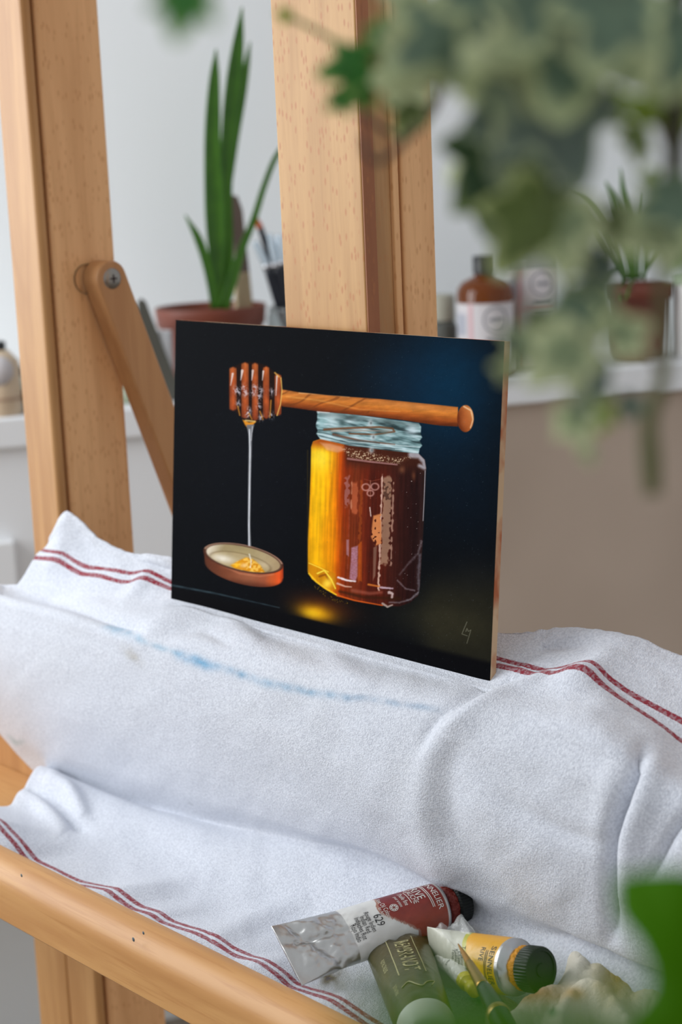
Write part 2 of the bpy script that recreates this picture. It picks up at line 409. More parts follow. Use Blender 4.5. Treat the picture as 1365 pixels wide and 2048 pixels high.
# ---- jar body
body = [(624, 893), (628, 882), (645, 876), (700, 888), (780, 899), (838, 906), (850, 918), (853, 935), (850, 1010), (846, 1090), (841, 1170), (838, 1190), (822, 1204), (800, 1212), (770, 1211), (720, 1203), (680, 1192), (650, 1176), (625, 1157), (617, 1143), (617, 1080), (621, 1000), (623, 940)]
bm_ = polym(body, 1.4)
xr = AX + (AY - 1000) * .028                        # the jar leans with perspective
hcol = stops(xr, [(618, (196, 128, 8)), (626, (244, 176, 10)), (645, (250, 188, 14)), (668, (234, 140, 8)), (680, (196, 76, 8)), (690, (130, 42, 12)), (712, (112, 44, 20)), (735, (104, 34, 16)), (744, (74, 24, 14)), (765, (82, 26, 14)), (790, (60, 24, 18)), (812, (44, 18, 15)), (832, (34, 14, 14)), (850, (46, 28, 26))])
hcol = hcol * (.86 + .28 * vnoise(xr / 2.6, AY / 46))[..., None]
lay(bm_, hcol)
lay(bm_ * glow(640, 915, 22, 26) * .9, (255, 226, 60)); lay(bm_ * glow(655, 1085, 26, 60) * .55, (232, 138, 8)); lay(bm_ * glow(634, 1010, 9, 110) * .5, (255, 196, 20))
lay(bm_ * sstep(905, 880, AY - (AX - 640) * .13) * (AX < 690), (176, 82, 20))
lay(bm_ * polym([(642, 884), (662, 886), (684, 892), (692, 899), (676, 904), (655, 899)], 3) * .6, (226, 168, 140))
# top of the honey: dark with bubbles
lay(bm_ * sstep(945, 915, AY - (AX - 700) * .05) * sstep(684, 700, AX) * .8, (66, 30, 18))
bub = bm_ * polym([(684, 893), (730, 902), (790, 914), (826, 912), (800, 926), (740, 920), (700, 912)], 4)
lay(bub * (vnoise(AX / 1.6, AY / 1.6) > .70) * .9, (222, 194, 160)); lay(bub * .18, (150, 100, 70))
lay(stroke([(697, 916), (740, 922), (795, 928)], 4, 3, 1) * .65, (190, 140, 140)); lay(stroke([(700, 921), (790, 931)], 1.6, 1.6, .8) * .7, (60, 20, 12))
# shoulder highlight right
lay(bm_ * stroke([(824, 908), (840, 910), (849, 922), (850, 934), (840, 930)], 13, 7, 4) * .75, (196, 196, 206))
lay(bm_ * glow(805, 938, 6, 7) * .8, (120, 74, 50)); lay(bm_ * glow(828, 950, 4, 9) * .8, (110, 62, 40))
# vertical reflections
def vstrip(x0, x1, y0, y1, col, a, rag=.0, soft=1.2):
    xx = AX + (AY - y0) * .032; e = (vnoise(AX / 4, AY / 5) - .5) * rag
    m = sstep(x0 - soft, x0 + soft, xx + e) * (1 - sstep(x1 - soft, x1 + soft, xx - e)) * sstep(y0 - 3, y0 + 3, AY + e) * (1 - sstep(y1 - 3, y1 + 3, AY - e))
    lay(bm_ * m * a, col)
vstrip(692, 700, 952, 1012, (166, 104, 100), .75, 8); vstrip(705, 717, 963, 1026, (176, 86, 52), .85, 4); vstrip(704, 706, 960, 1015, (210, 150, 120), .5, 3)
vstrip(722, 727, 960, 1165, (150, 66, 24), .7, 4); vstrip(700, 701.6, 1000, 1170, (150, 70, 50), .5, 3)
vstrip(764, 767.5, 948, 1180, (216, 176, 158), .9, 3, .8); vstrip(768, 784, 952, 1128, (150, 112, 90), .92, 6); vstrip(787, 789.5, 960, 1130, (190, 150, 130), .7, 4, .8)
lay(bm_ * (vnoise(AX / 3.5, AY / 3.5) > .62) * polym([(768, 962), (783, 962), (782, 1000), (768, 1000)], 2) * .7, (60, 34, 26))
og = polym([(748, 1030), (763, 1026), (764, 1086), (752, 1090), (743, 1072), (746, 1044)], 2) * (vnoise(AX / 4, AY / 4) > .28); lay(bm_ * og, (206, 126, 74))
lay(bm_ * polym([(748, 1094), (755, 1090), (752, 1150), (747, 1160)], 1.5) * .75, (136, 100, 84))
lay(bm_ * polym([(704, 1094), (717, 1090), (716, 1150), (712, 1162), (700, 1156), (703, 1120)], 2) * (.65 + .3 * n3), (178, 126, 146)); lay(bm_ * polym([(694, 1078), (699, 1078), (699, 1112), (694, 1108)], 1.5) * .8, (170, 120, 130))
lay(bm_ * polym([(718, 1088), (725, 1080), (725, 1162), (718, 1160)], 1.6) * .55, (196, 88, 20))
# embossed flower
for (a, b, r) in ((733, 973, 6.5), (751, 972, 6.5), (742, 985, 5.5)):
    d = np.hypot((AX - a) / 1.15, AY - b); lay(bm_ * np.exp(-((d - r) / 1.5) ** 2) * .75, (206, 150, 140))
lay(bm_ * stroke([(742, 960), (742, 996)], 2, 1, .8) * .6, (190, 130, 110))
lay(bm_ * stroke([(730, 957), (744, 961), (762, 957)], 1.6, 1.6, .8) * .5, (150, 70, 50)); lay(bm_ * stroke([(741, 1014), (743, 1032)], 2, 1.4, .8, .5) * .9, (226, 206, 196))
# base of the jar
lay(bm_ * polym([(617, 1122), (640, 1132), (672, 1146), (674, 1180), (650, 1176), (617, 1143)], 2.5) * .75, (196, 120, 8)); lay(stroke([(619, 1125), (640, 1134), (658, 1143)], 2, 2, 1) * bm_, (250, 210, 60))
lay(bm_ * stroke([(636, 1146), (650, 1140), (664, 1158), (672, 1176)], 3, 2.4, 1.2), (255, 222, 70)); lay(bm_ * stroke([(640, 1152), (652, 1148), (660, 1162)], 4, 3, 1.5) * .9, (150, 80, 8))
lay(bm_ * glow(656, 1166, 9, 12, ang=.7) * .9, (255, 216, 70)); lay(stroke([(619, 1146), (634, 1163), (655, 1178), (676, 1190)], 2.6, 3, 1.2), (250, 196, 40)); lay(stroke([(676, 1190), (710, 1200), (766, 1210)], 3.4, 2, 1.4), (214, 90, 26))
lay(bm_ * stroke([(678, 1154), (696, 1160), (712, 1162)], 4, 3, 1.4, .3) * .95, (236, 222, 224)); lay(bm_ * stroke([(676, 1166), (692, 1172), (704, 1173)], 4, 2, 1.4) * .8, (230, 190, 170))
lay(bm_ * stroke([(706, 1180), (740, 1186), (764, 1184)], 7, 5, 3) * .6, (158, 84, 66)); lay(bm_ * stroke([(680, 1182), (730, 1194), (800, 1196)], 5, 6, 3) * .7, (52, 26, 10)); lay(bm_ * stroke([(738, 1168), (760, 1172)], 4, 3, 1.4) * .8, (216, 120, 44))
lay(bm_ * stroke([(762, 1174), (786, 1176)], 4, 3, 1.5, .4) * .9, (196, 168, 180)); lay(bm_ * stroke([(779, 1184), (786, 1186), (785, 1194)], 6, 4, 1.8, .3) * .9, (206, 180, 176))
lay(bm_ * stroke([(844, 1082), (838, 1104), (820, 1124), (800, 1148)], 4.5, 2, 3, .7) * .5, (140, 132, 140)); lay(bm_ * stroke([(841, 1108), (838, 1150), (840, 1180)], 5, 6, 3, .5) * .45, (130, 132, 146))
lay(bm_ * stroke([(796, 1160), (812, 1176), (830, 1180)], 3, 3, 1.8, .4) * .5, (150, 138, 146)); lay(bm_ * stroke([(838, 1184), (822, 1198), (800, 1204), (780, 1204)], 4, 2, 2.4, .5) * .5, (170, 170, 180))
lay(stroke([(851, 940), (849, 1000), (847, 1040)], 1.4, 1.4, .8) * .7, (210, 214, 222)); lay(bm_ * (vnoise(AX / 1.7 + 40, AY / 1.7) > .975) * sstep(800, 815, AX) * .8, (190, 170, 166))
lay(stroke([(617, 900), (617, 1140)], 3, 3, 1.6) * .25, (120, 90, 20)); lay(stroke([(766, 1206), (776, 1213), (786, 1209)], 4, 3, 1.4, .3) * .8, (190, 170, 160))
# ---- jar neck (glass thread)
neck = [(636, 824), (640, 820), (740, 832), (838, 845), (843, 852), (842, 866), (845, 874), (840, 880), (845, 890), (840, 896), (838, 906), (780, 900), (700, 890), (642, 877), (634, 866), (637, 860), (633, 850), (636, 838)]
nm = polym(neck, 1.4); st_ = AY - AX * .135
ncol = stops(fbm(AX / 26, st_ / 5.5, 3), [(.2, (44, 60, 62)), (.38, (104, 134, 136)), (.5, (142, 172, 174)), (.62, (176, 200, 204)), (.8, (214, 228, 232))])
lay(nm, ncol)
lay(nm * polym([(640, 822), (760, 836), (838, 846), (838, 852), (760, 845), (640, 832)], 3) * .6, (92, 108, 108))
lay(nm * stroke([(650, 858), (700, 855), (760, 853), (786, 856), (790, 862), (750, 868), (700, 866)], 4.5, 3, 1.5) * .85, (112, 66, 38)); lay(nm * stroke([(668, 868), (720, 880), (790, 888)], 5, 3, 1.6) * .8, (96, 54, 34)); lay(nm * stroke([(665, 861), (740, 860), (780, 861)], 3, 3, 1.2) * .7, (178, 160, 146))
for a in ([(637, 866), (700, 882), (840, 893)], [(642, 874), (720, 890), (838, 902)]): lay(nm * stroke(a, 2.4, 2, 1) * .75, (206, 222, 224))
for a in ([(640, 862), (690, 876), (760, 886)], [(640, 870), (700, 886), (790, 897)]): lay(nm * stroke(a, 2, 2, 1) * .65, (72, 92, 96))
lay(nm * glow(645, 843, 9, 10) * .8, (150, 184, 186)); lay(nm * glow(667, 838, 10, 8) * .7, (196, 214, 216)); lay(nm * glow(825, 858, 12, 10) * .8, (210, 224, 230)); lay(nm * glow(700, 842, 16, 4) * .7, (200, 216, 218)); lay(nm * glow(686, 845, 8, 7) * .7, (50, 70, 70)); lay(nm * glow(770, 862, 14, 7) * .5, (70, 90, 86))
for (a, b) in ((742, 845), (747, 873), (744, 899)): lay(glow(a, b, 5, 6) * .8, (230, 236, 238)); lay(glow(a + 1, b, 2.6, 3.2) * .9, (90, 100, 100))
lay(stroke([(637, 822), (660, 824)], 4, 2, 1.2) * .8, (230, 230, 226))
# ---- dipper handle
han = [(560, 777), (600, 784), (660, 790), (760, 797), (860, 807), (916, 813), (916, 852), (880, 850), (800, 838), (720, 829), (640, 822), (560, 811)]
hm = polym(han, 1.3); tt = (AY - (779 + (AX - 565) * .098)) / (33 + (AX - 565) * .012)
hc = stops(tt, [(-.1, (150, 84, 38)), (.12, (200, 118, 52)), (.4, (206, 122, 48)), (.7, (170, 86, 32)), (1.0, (104, 44, 18))]) * (.80 + .40 * fbm((AX - AY * 1.5) / 30, (AY + AX * .12) / 5))[..., None]
lay(hm, hc)
dg_ = np.abs(((AX + AY * 1.9) / 60 + .35 * vnoise(AX / 40, AY / 20)) % 1 - .5); lay(hm * (1 - sstep(.03, .10, dg_)) * (AX < 740) * .55, (112, 58, 24)); lay(hm * stroke([(575, 792), (640, 800), (720, 818), (800, 822)], 3, 2, 2) * .4, (240, 170, 90))
lay(hm * stroke([(600, 785), (650, 788), (700, 793)], 2.4, 1.6, 1.2) * .6, (250, 206, 150)); lay(hm * stroke([(700, 826), (790, 838), (870, 849)], 6, 6, 3) * .6, (120, 54, 18))
lay(hm * glow(832, 812, 60, 6, ang=.1) * .5, (226, 146, 76))
kn = ((AX - 931) / 16.5) ** 2 + ((AY - 836) / 27) ** 2; km = 1 - sstep(.88, 1.12, kn)
lay(km, stops(AX * .75 + (AY - 836) * -.25, [(686, (110, 46, 18)), (700, (176, 94, 44)), (708, (196, 116, 60)), (714, (226, 160, 104))])); lay(km * stroke([(915, 820), (918, 836), (917, 852)], 3, 3, 1.5) * .8, (110, 46, 20)); lay(km * glow(930, 842, 9, 12) * .6, (196, 106, 54)); lay(km * stroke([(928, 812), (942, 820), (946, 838), (941, 854)], 3, 2, 1.6) * .8, (246, 206, 160))
# ---- dipper head
for (x0, x1, ya, yb) in ((461, 476, 732, 823), (484, 500, 724, 836), (505, 519, 724, 838), (527, 541, 731, 836), (551, 565, 746, 832)):
    pass
hd = [(462, 745), (470, 733), (486, 725), (500, 723), (515, 724), (538, 731), (552, 745), (562, 756), (565, 775), (563, 808), (560, 826), (545, 834), (520, 842), (500, 840), (480, 830), (463, 812), (459, 785)]
lay(polym(hd, 1.5), (30, 14, 10))
for (x0, x1, ya, yb) in ((461, 476, 732, 822), (485, 500, 723, 838), (506, 519, 724, 842), (528, 541, 731, 838), (551, 565, 746, 832)):
    xm = (x0 + x1) / 2; hwid = (x1 - x0) / 2; dd = np.maximum(np.abs(AX - xm) / hwid, 0)
    m = (1 - sstep(.82, 1.1, dd)) * sstep(ya - 1, ya + 4, AY - dd * 3) * (1 - sstep(yb - 4, yb + 1, AY + dd * 3))
    c = stops(AY, [(723, (176, 92, 44)), (760, (160, 74, 34)), (785, (140, 62, 32)), (800, (166, 76, 34)), (842, (118, 50, 26))]) * (.85 + .3 * fbm(AX / 5, AY / 12))[..., None] * (1.12 - .32 * dd)[..., None]
    lay(m * (AX > 455), c)
lay(stroke([(564, 755), (566, 780), (563, 808), (556, 830)], 2, 2, .8) * .85, (232, 186, 96)); lay(stroke([(552, 745), (560, 753)], 3, 3, 1) * .8, (226, 166, 76))
for (pl, w_) in (([(468, 747), (464, 770)], 4), ([(487, 741), (484, 760)], 5), ([(508, 741), (506, 760)], 4.5), ([(529, 742), (527, 760)], 3.5), ([(556, 752), (554, 790)], 3)): lay(stroke(pl, w_, 1.2, 1) * .85, (228, 214, 210))
for (a, b) in ((474, 779), (480, 783), (490, 776), (494, 786), (512, 774), (509, 785), (524, 780), (521, 792), (546, 783), (479, 806), (500, 820), (498, 828), (524, 834), (520, 812), (545, 830)):
    m = .75 * glow(a, b, 5, 7) * (vnoise(AX / 2.2, AY / 2.4) > .48); lay(np.clip(m * 1.1, 0, 1) * .9, (214, 206, 216))
for a in ([(478, 812), (482, 830)], [(500, 826), (506, 838)], [(522, 822), (528, 838)], [(544, 800), (542, 834)]): lay(stroke(a, 2.5, 2, 1) * .7, (226, 150, 50))
# ---- honey thread
lay(polym([(487, 838), (500, 844), (515, 842), (509, 848), (506, 858), (498, 857), (492, 848)], 1.4), (214, 136, 34)); lay(stroke([(493, 840), (512, 842)], 3, 3, 1.2) * .8, (250, 206, 120))
lay(polym([(495, 849), (511, 848), (506, 866), (505.5, 900), (503.5, 960), (502, 1050), (503.5, 1090), (508, 1104), (507, 1122), (501, 1120), (500, 1108), (497.5, 1092), (497, 1040), (498.5, 940), (499.5, 890), (499, 868)], 1), (112, 112, 116))
lay(stroke([(501, 858), (502, 900), (501, 960), (499.5, 1050), (500, 1092), (505, 1110)], 2.2, 2.4, .9), (216, 218, 222)); lay(stroke([(507, 852), (504.5, 880)], 1.6, 1, .8) * .7, (230, 230, 232))
# ---- lid
def ell(cx, cy, rx, ry, ang):
    ca, sa = math.cos(ang), math.sin(ang); x = (AX - cx) * ca + (AY - cy) * sa; y = -(AX - cx) * sa + (AY - cy) * ca
    return (x / rx) ** 2 + (y / ry) ** 2
e0 = ell(488, 1116, 81, 27, .21); e1 = ell(489, 1140, 80, 28, .24)
side = np.maximum(1 - sstep(.93, 1.06, e1), (1 - sstep(.94, 1.05, e0))); mid = polym([(409, 1098), (411, 1122), (440, 1148), (500, 1166), (556, 1166), (568, 1156), (568, 1132)], 1.5)
low = np.maximum(side, mid) * (AY > 1085)
lay(low, stops(AX, [(408, (84, 46, 32)), (450, (120, 66, 44)), (500, (152, 90, 62)), (530, (160, 84, 56)), (545, (206, 92, 44)), (560, (224, 84, 34)), (569, (150, 50, 24))])); lay(low * sstep(1154, 1172, AY - (AX - 490) * .12) * .6, (52, 20, 14)); lay(low * stroke([(430, 1122), (480, 1146), (520, 1152), (548, 1148)], 3, 3, 2) * .5, (206, 130, 96))
rim = 1 - sstep(.95, 1.04, e0); lay(rim, (92, 62, 48)); lay((np.exp(-((e0 - .96) / .05) ** 2)) * (AY < 1112 + (AX - 489) * .2) * .7, (196, 160, 136))
inn = 1 - sstep(.95, 1.03, ell(488, 1116, 75.5, 23.5, .215)); lay(inn, stops(AX + (AY - 1110) * .6, [(415, (214, 200, 176)), (440, (160, 142, 104)), (490, (164, 146, 104)), (530, (176, 156, 118)), (566, (168, 144, 108))]))
fl = 1 - sstep(.9, 1.06, ell(482, 1124, 62, 18, .22)); lay(inn * fl, (172, 152, 112)); lay(inn * np.exp(-((ell(482, 1124, 62, 18, .22) - 1) / .10) ** 2) * .6, (110, 88, 58)); lay(inn * glow(446, 1116, 24, 8, ang=.2) * .95, (232, 222, 204)); lay(inn * glow(528, 1128, 16, 6, ang=.4) * .6, (206, 186, 156))
pd = polym([(462, 1130), (480, 1120), (494, 1114), (508, 1118), (522, 1130), (532, 1145), (500, 1145), (474, 1138)], 2) * inn; lay(pd, (212, 138, 20)); lay(pd * (vnoise(AX / 5, AY / 3) > .55) * .8, (244, 196, 90)); lay(pd * glow(488, 1130, 9, 5) * .8, (236, 190, 130)); lay(pd * glow(475, 1130, 9, 4, ang=-.5) * .7, (250, 186, 20))
lay(np.exp(-((e0 - .97) / .035) ** 2) * (AY > 1112 + (AX - 489) * .2) * .9, (70, 36, 26)); lay(stroke([(500, 1108), (504, 1122), (502, 1134)], 2, 2, 1, .5) * .8, (240, 236, 226))
# crumbs below the jar, specks, signature
lay(stroke([(634, 1172), (652, 1188), (672, 1200), (696, 1206)], 9, 5, 2) * (vnoise(AX / 1.5, AY / 1.5) > .72) * .6, (130, 100, 20))
lay((vnoise(AX / 1.6 + 77, AY / 1.6 + 31) > .972) * .35 * np.ones_like(AX), (92, 104, 112))
for s_ in ([(935, 1243), (925, 1267), (936, 1271)], [(933, 1262), (935, 1256), (938, 1262), (943, 1259), (935, 1286)]): lay(stroke(s_, 1.5, 1.2, .7) * .75, (118, 116, 98))
ART = ART * (.93 + .14 * n2)[..., None] + (n3[..., None] - .5) * .008
pm = vcol_mat('oil_paint', .5, spec=.012, bumpn=(900, .08, .0004))
pr_ = thing('oil_painting', 'small unframed oil painting of a honey jar and dipper standing on the cloth', 'painting', tuple(PBL + PU / 2 + (0, .002, 0)))
V, Fq = grid(PP + pn * 0.0003)
o = mesh('painted_surface', V, Fq, pm, pr_, True, 'dark still life of honey jar, dipper and lid'); set_colors(o, nlin(ART.reshape(-1, 3)))
edge = newmat('board_edge', (196, 166, 128), .7)
L(edge, mixc(edge, ramp(edge, noise(edge, 30, det=4, stretch=(1, 1, .6)), .5, .6), (196, 168, 134), (168, 92, 52)), bsdf(edge).inputs['Base Color'])
c = PBL + PU / 2 + PV / 2 - pn * .0021
v, f = frame_box(c, _n(PU), _n(PV), pn, .14, np.linalg.norm(PV) / 2, .0021); bevel(mesh('panel', v, f, edge, pr_, False, 'raw wooden panel edge'), .0003, 2)

# ------------------------------------------------------------------ towel
XS = np.linspace(-.46, .50, 481)
def row_poly(poly, Y, X=XS):
    """height for which the row passes through the measured line, for a row standing at depth Y(X)"""
    px = np.array([p[0] for p in poly], float); py = np.array([p[1] for p in poly], float)
    lo = np.full(len(X), .70); hi = np.full(len(X), 1.10)
    for _ in range(36):
        z = (lo + hi) / 2; qx, qy = proj(np.stack([X, Y, z], -1)); g = np.interp(qx, px, py); m = qy > g
        lo = np.where(m, z, lo); hi = np.where(m, hi, z)
    return (lo + hi) / 2
def yf(*pts): return np.interp(XS, [p[0] for p in pts], [p[1] for p in pts])
def zc(*pts): return yf(*pts)
rows = []
Y = yf((-.36, .010), (-.2, .010), (-.1, .021), (.09, .021), (.16, .045), (.5, .06))
rows.append((0, Y, row_poly([(-200, 1240), (0, 1185), (32, 1164), (67, 1142), (109, 1070), (136, 1020), (155, 1033), (197, 1076), (235, 1095), (263, 1107), (343, 1115), (600, 1190), (985, 1266), (1040, 1271), (1100, 1261), (1160, 1261), (1250, 1273), (1285, 1280), (1320, 1300), (1365, 1315), (1600, 1390), (2300, 1640)], Y)))
Y = yf((-.36, .004), (-.2, .004), (-.13, .013), (.10, .013), (.16, .016), (.5, .02))
rows.append((1, Y, row_poly([(-200, 1090), (80, 1100), (100, 1104), (130, 1105), (155, 1124), (180, 1136), (230, 1140), (262, 1148), (280, 1147), (298, 1142), (345, 1165), (985, 1318), (1060, 1338), (1105, 1348), (1140, 1346), (1175, 1327), (1190, 1328), (1215, 1358), (1260, 1390), (1365, 1445), (1600, 1560), (2300, 1830)], Y)))
Y = yf((-.36, .001), (-.2, .001), (-.13, .0095), (.13, .0095), (.17, .008), (.5, .010))
rows.append((2, Y, row_poly([(-200, 1105), (70, 1117), (120, 1121), (140, 1136), (165, 1150), (200, 1153), (245, 1166), (270, 1167), (290, 1157), (345, 1182), (985, 1333), (1060, 1350), (1105, 1364), (1130, 1354), (1160, 1339), (1180, 1346), (1195, 1368), (1240, 1402), (1330, 1462), (1365, 1490), (1600, 1600), (2300, 1870)], Y)))
Y = yf((-.36, -.010), (-.2, -.006), (-.14, -.0015), (.14, -.0015), (.17, -.006), (.5, -.008))
rows.append((3, Y, row_poly([(-200, 1140), (30, 1168), (110, 1190), (200, 1196), (343, 1206), (981, 1374), (1060, 1392), (1120, 1400), (1200, 1412), (1300, 1470), (1365, 1530), (1600, 1640), (2300, 1900)], Y)))
Y = yf((-.46, -.03), (.1, -.028), (.2, -.03), (.5, -.03))
rows.append((4.2, Y, row_poly([(-200, 1130), (0, 1195), (100, 1228), (200, 1253), (300, 1268), (450, 1300), (550, 1332), (700, 1372), (850, 1412), (1000, 1445), (1200, 1490), (1365, 1590), (1600, 1690), (2300, 1960)], Y)))
rows.append((5.5, yf((-.46, -.036), (.5, -.038)), zc((-.46, .900), (.0, .907), (.5, .905))))
rows.append((7, yf((-.46, -.030), (.5, -.034)), zc((-.46, .862), (.5, .868))))
rows.append((8, yf((-.46, -.016), (-.2, -.018), (.1, -.022), (.5, -.028)), zc((-.46, .828), (-.3, .824), (-.1, .836), (.05, .846), (.5, .842))))
Y = yf((-.46, -.004), (.0, -.006), (.10, -.008), (.16, -.014), (.5, -.016))
zz = row_poly([(-200, 1470), (97, 1553), (150, 1562), (250, 1602), (400, 1642), (550, 1672), (700, 1702), (820, 1747), (900, 1792), (1000, 1856), (1100, 1880), (1240, 1872), (1365, 1900), (1600, 2000), (2300, 2300)], Y)
rows.append((9, Y, np.minimum(zz, .838)))
rows.append((9.5, Y - .016, np.minimum(zz, .838) * .35 + .65 * .812))
rows.append((11, yf((-.46, -.068), (.5, -.072)), zc((-.46, .806), (-.2, .802), (.06, .804), (.5, .806))))
Y = yf((-.46, -.112), (.5, -.112))
rows.append((12, Y, row_poly([(-300, 1520), (0, 1645), (45, 1690), (72, 1727), (120, 1748), (165, 1768), (230, 1782), (250, 1800), (280, 1820), (320, 1832), (340, 1848), (400, 1866), (420, 1876), (500, 1920), (530, 1926), (580, 1958), (590, 1972), (640, 1986), (680, 2000), (720, 2028), (760, 2056), (1400, 2400), (2300, 2850)], Y)))
rows.append((12.8, Y - .0105, rows[-1][2] + .0008)); rows.append((13.5, Y - .0160, rows[-1][2] - .004))
Vr = np.array([r[0] for r in rows])
NTU, NTV = 520, 380
Xl = lambda v_: np.interp(v_, [0, 1, 2, 3, 3.5, 4.2, 5.5, 7, 8, 9, 9.5, 11, 12, 13.5], [-.287, -.296, -.302, -.313, -.37, -.43, -.455, -.412, -.350, -.298, -.284, -.246, -.235, -.235])
def mono_interp(vq, vk, Yk):
    """cubic hermite across the rows (rows x samples)"""
    d = np.diff(Yk, axis=0) / np.diff(vk)[:, None]; m = np.zeros_like(Yk); m[0] = d[0]; m[-1] = d[-1]; m[1:-1] = (d[:-1] + d[1:]) / 2
    i = np.clip(np.searchsorted(vk, vq, 'right') - 1, 0, len(vk) - 2); hh = (vk[i + 1] - vk[i]); t = (vq - vk[i]) / hh
    return i, t, hh, m
vq = np.concatenate([np.linspace(0, 4.2, 130), np.linspace(4.2, 9.5, 140)[1:], np.linspace(9.5, 13.5, 112)[1:]]); NTV = len(vq)
us = np.linspace(0, 1, NTU)
def smooth1(a, k=1.5):
    r = np.arange(-4, 5); w = np.exp(-(r / k) ** 2); w /= w.sum(); p = np.pad(a, 4, mode='edge'); return np.convolve(p, w, 'valid')
RY = np.array([smooth1(smooth1(r[1], 4), 4) for r in rows]); RZ = np.array([smooth1(r[2], 2.2) for r in rows])
T = np.zeros((NTV, NTU, 3))
from functools import reduce
Xg = Xl(vq)[:, None] + us[None] * (.49 - Xl(vq)[:, None])
def at_rows(R): 
    # value of every row at every grid X -> (rows, NTV, NTU) done row by row
    return np.array([np.interp(Xg, XS, R[k]) for k in range(len(rows))])
for comp, R in ((1, RY), (2, RZ)):
    A_ = at_rows(R); d = np.diff(A_, axis=0) / np.diff(Vr)[:, None, None]
    m = np.zeros_like(A_); m[0] = d[0]; m[-1] = d[-1]; m[1:-1] = (d[:-1] + d[1:]) / 2
    i = np.clip(np.searchsorted(Vr, vq, 'right') - 1, 0, len(Vr) - 2); hh = (Vr[i + 1] - Vr[i]); t = (vq - Vr[i]) / hh
    j = np.arange(NTV); a, b = A_[i, j], A_[i + 1, j]; ma, mb = m[i, j] * hh[:, None], m[i + 1, j] * hh[:, None]; t = t[:, None]
    T[..., comp] = (2 * t**3 - 3 * t**2 + 1) * a + (t**3 - 2 * t**2 + t) * ma + (-2 * t**3 + 3 * t**2) * b + (t**3 - t**2) * mb
T[..., 0] = Xg
def grid_normals(P):
    a = np.gradient(P, axis=1); b = np.gradient(P, axis=0); n = np.cross(a, b); n /= np.linalg.norm(n, axis=-1, keepdims=True) + 1e-12
    s = np.sign(((CAM - P) * n).sum(-1, keepdims=True).mean()); return n * s
TX, TY = proj(T); TN = grid_normals(T)
vv_ = np.broadcast_to(vq[:, None], TX.shape)
front = sstep(2.2, 3.4, vv_)
disp = np.zeros(TX.shape)
# measured folds: polyline, height (m), width px, ramp at the ends
FOLDS = [
 ([(1150, 1340), (1060, 1372), (960, 1420), (895, 1470), (868, 1530), (858, 1600), (868, 1680), (905, 1760)], .0040, 30),      # soft ridge from the right stripe
 ([(1135, 1338), (1045, 1362), (945, 1400), (880, 1440), (846, 1500)], -.0036, 14), ([(1160, 1338), (1070, 1366), (970, 1412), (905, 1452)], .0022, 11),
 ([(905, 1480), (890, 1560), (905, 1640), (950, 1720), (1010, 1800)], -.0030, 34),
 ([(1020, 1440), (1120, 1480), (1200, 1520), (1260, 1545)], -.0024, 26),
 ([(1285, 1500), (1270, 1560), (1240, 1640), (1226, 1700), (1222, 1800), (1228, 1870)], -.0105, 15),             # deep crease at the right
 ([(1310, 1520), (1290, 1600), (1262, 1680), (1256, 1800)], .0050, 26), ([(1230, 1520), (1215, 1600), (1195, 1700)], .0022, 24),
 ([(1400, 1600), (1340, 1680), (1300, 1760)], -.005, 13),
 ([(940, 1560), (1000, 1640), (1090, 1720), (1130, 1800)], .0020, 42), ([(1010, 1600), (1100, 1650), (1180, 1680), (1220, 1690)], -.0022, 22),
 ([(0, 1180), (60, 1194), (130, 1210), (190, 1232), (240, 1252), (285, 1262)], -.0060, 15),                       # valley behind the crest, left
 ([(0, 1198), (90, 1222), (200, 1258), (300, 1290)], .0022, 16),
 ([(290, 1262), (350, 1236), (400, 1226), (450, 1236), (520, 1290)], .0040, 18), ([(330, 1275), (400, 1262), (460, 1290)], -.0022, 13),
 ([(345, 1216), (500, 1262), (700, 1316), (900, 1370)], -.0014, 12),
 ([(180, 1330), (260, 1420), (380, 1520), (520, 1600)], -.0016, 40), ([(420, 1420), (520, 1540), (640, 1620), (760, 1680)], -.0018, 38), ([(520, 1420), (600, 1480), (700, 1560), (820, 1650)], .0014, 40),
 ([(60, 1330), (140, 1420), (260, 1520)], .0016, 46), ([(620, 1400), (720, 1460), (800, 1560), (850, 1680), (905, 1765)], .0016, 36),
 ([(0, 1500), (60, 1530), (120, 1545)], .0020, 18),
 ([(92, 1566), (125, 1578), (150, 1600), (172, 1640)], .0065, 13), ([(58, 1585), (90, 1600), (120, 1625), (150, 1655), (172, 1660)], -.0050, 10), ([(30, 1600), (70, 1606), (105, 1640), (130, 1670)], .0052, 16),
 ([(230, 1640), (330, 1700), (420, 1760)], -.0013, 40), ([(300, 1660), (420, 1710), (560, 1740), (700, 1760)], .0014, 40), ([(230, 1790), (320, 1780), (430, 1740)], .0018, 22), ([(420, 1880), (500, 1850), (620, 1800)], .0022, 26), ([(470, 1890), (560, 1850), (640, 1815)], -.0015, 20),
 ([(650, 1300), (700, 1345), (760, 1370)], .0014, 22), ([(560, 1290), (640, 1320), (760, 1352)], -.0012, 16),
 ([(130, 1025), (128, 1060), (120, 1100), (100, 1140)], .0022, 16), ([(160, 1060), (180, 1110), (230, 1150)], -.0014, 14), ([(200, 1090), (245, 1108), (290, 1120), (343, 1140)], -.0022, 8), ([(262, 1107), (300, 1118), (343, 1132)], .0016, 7),
 ([(295, 1150), (270, 1190), (240, 1215)], .0022, 16),
 ([(990, 1280), (1060, 1290), (1110, 1296), (1180, 1292)], -.0028, 10), ([(1000, 1272), (1100, 1270), (1200, 1276), (1290, 1290)], .0016, 8), ([(1190, 1300), (1260, 1330), (1330, 1370)], .0012, 16),
]
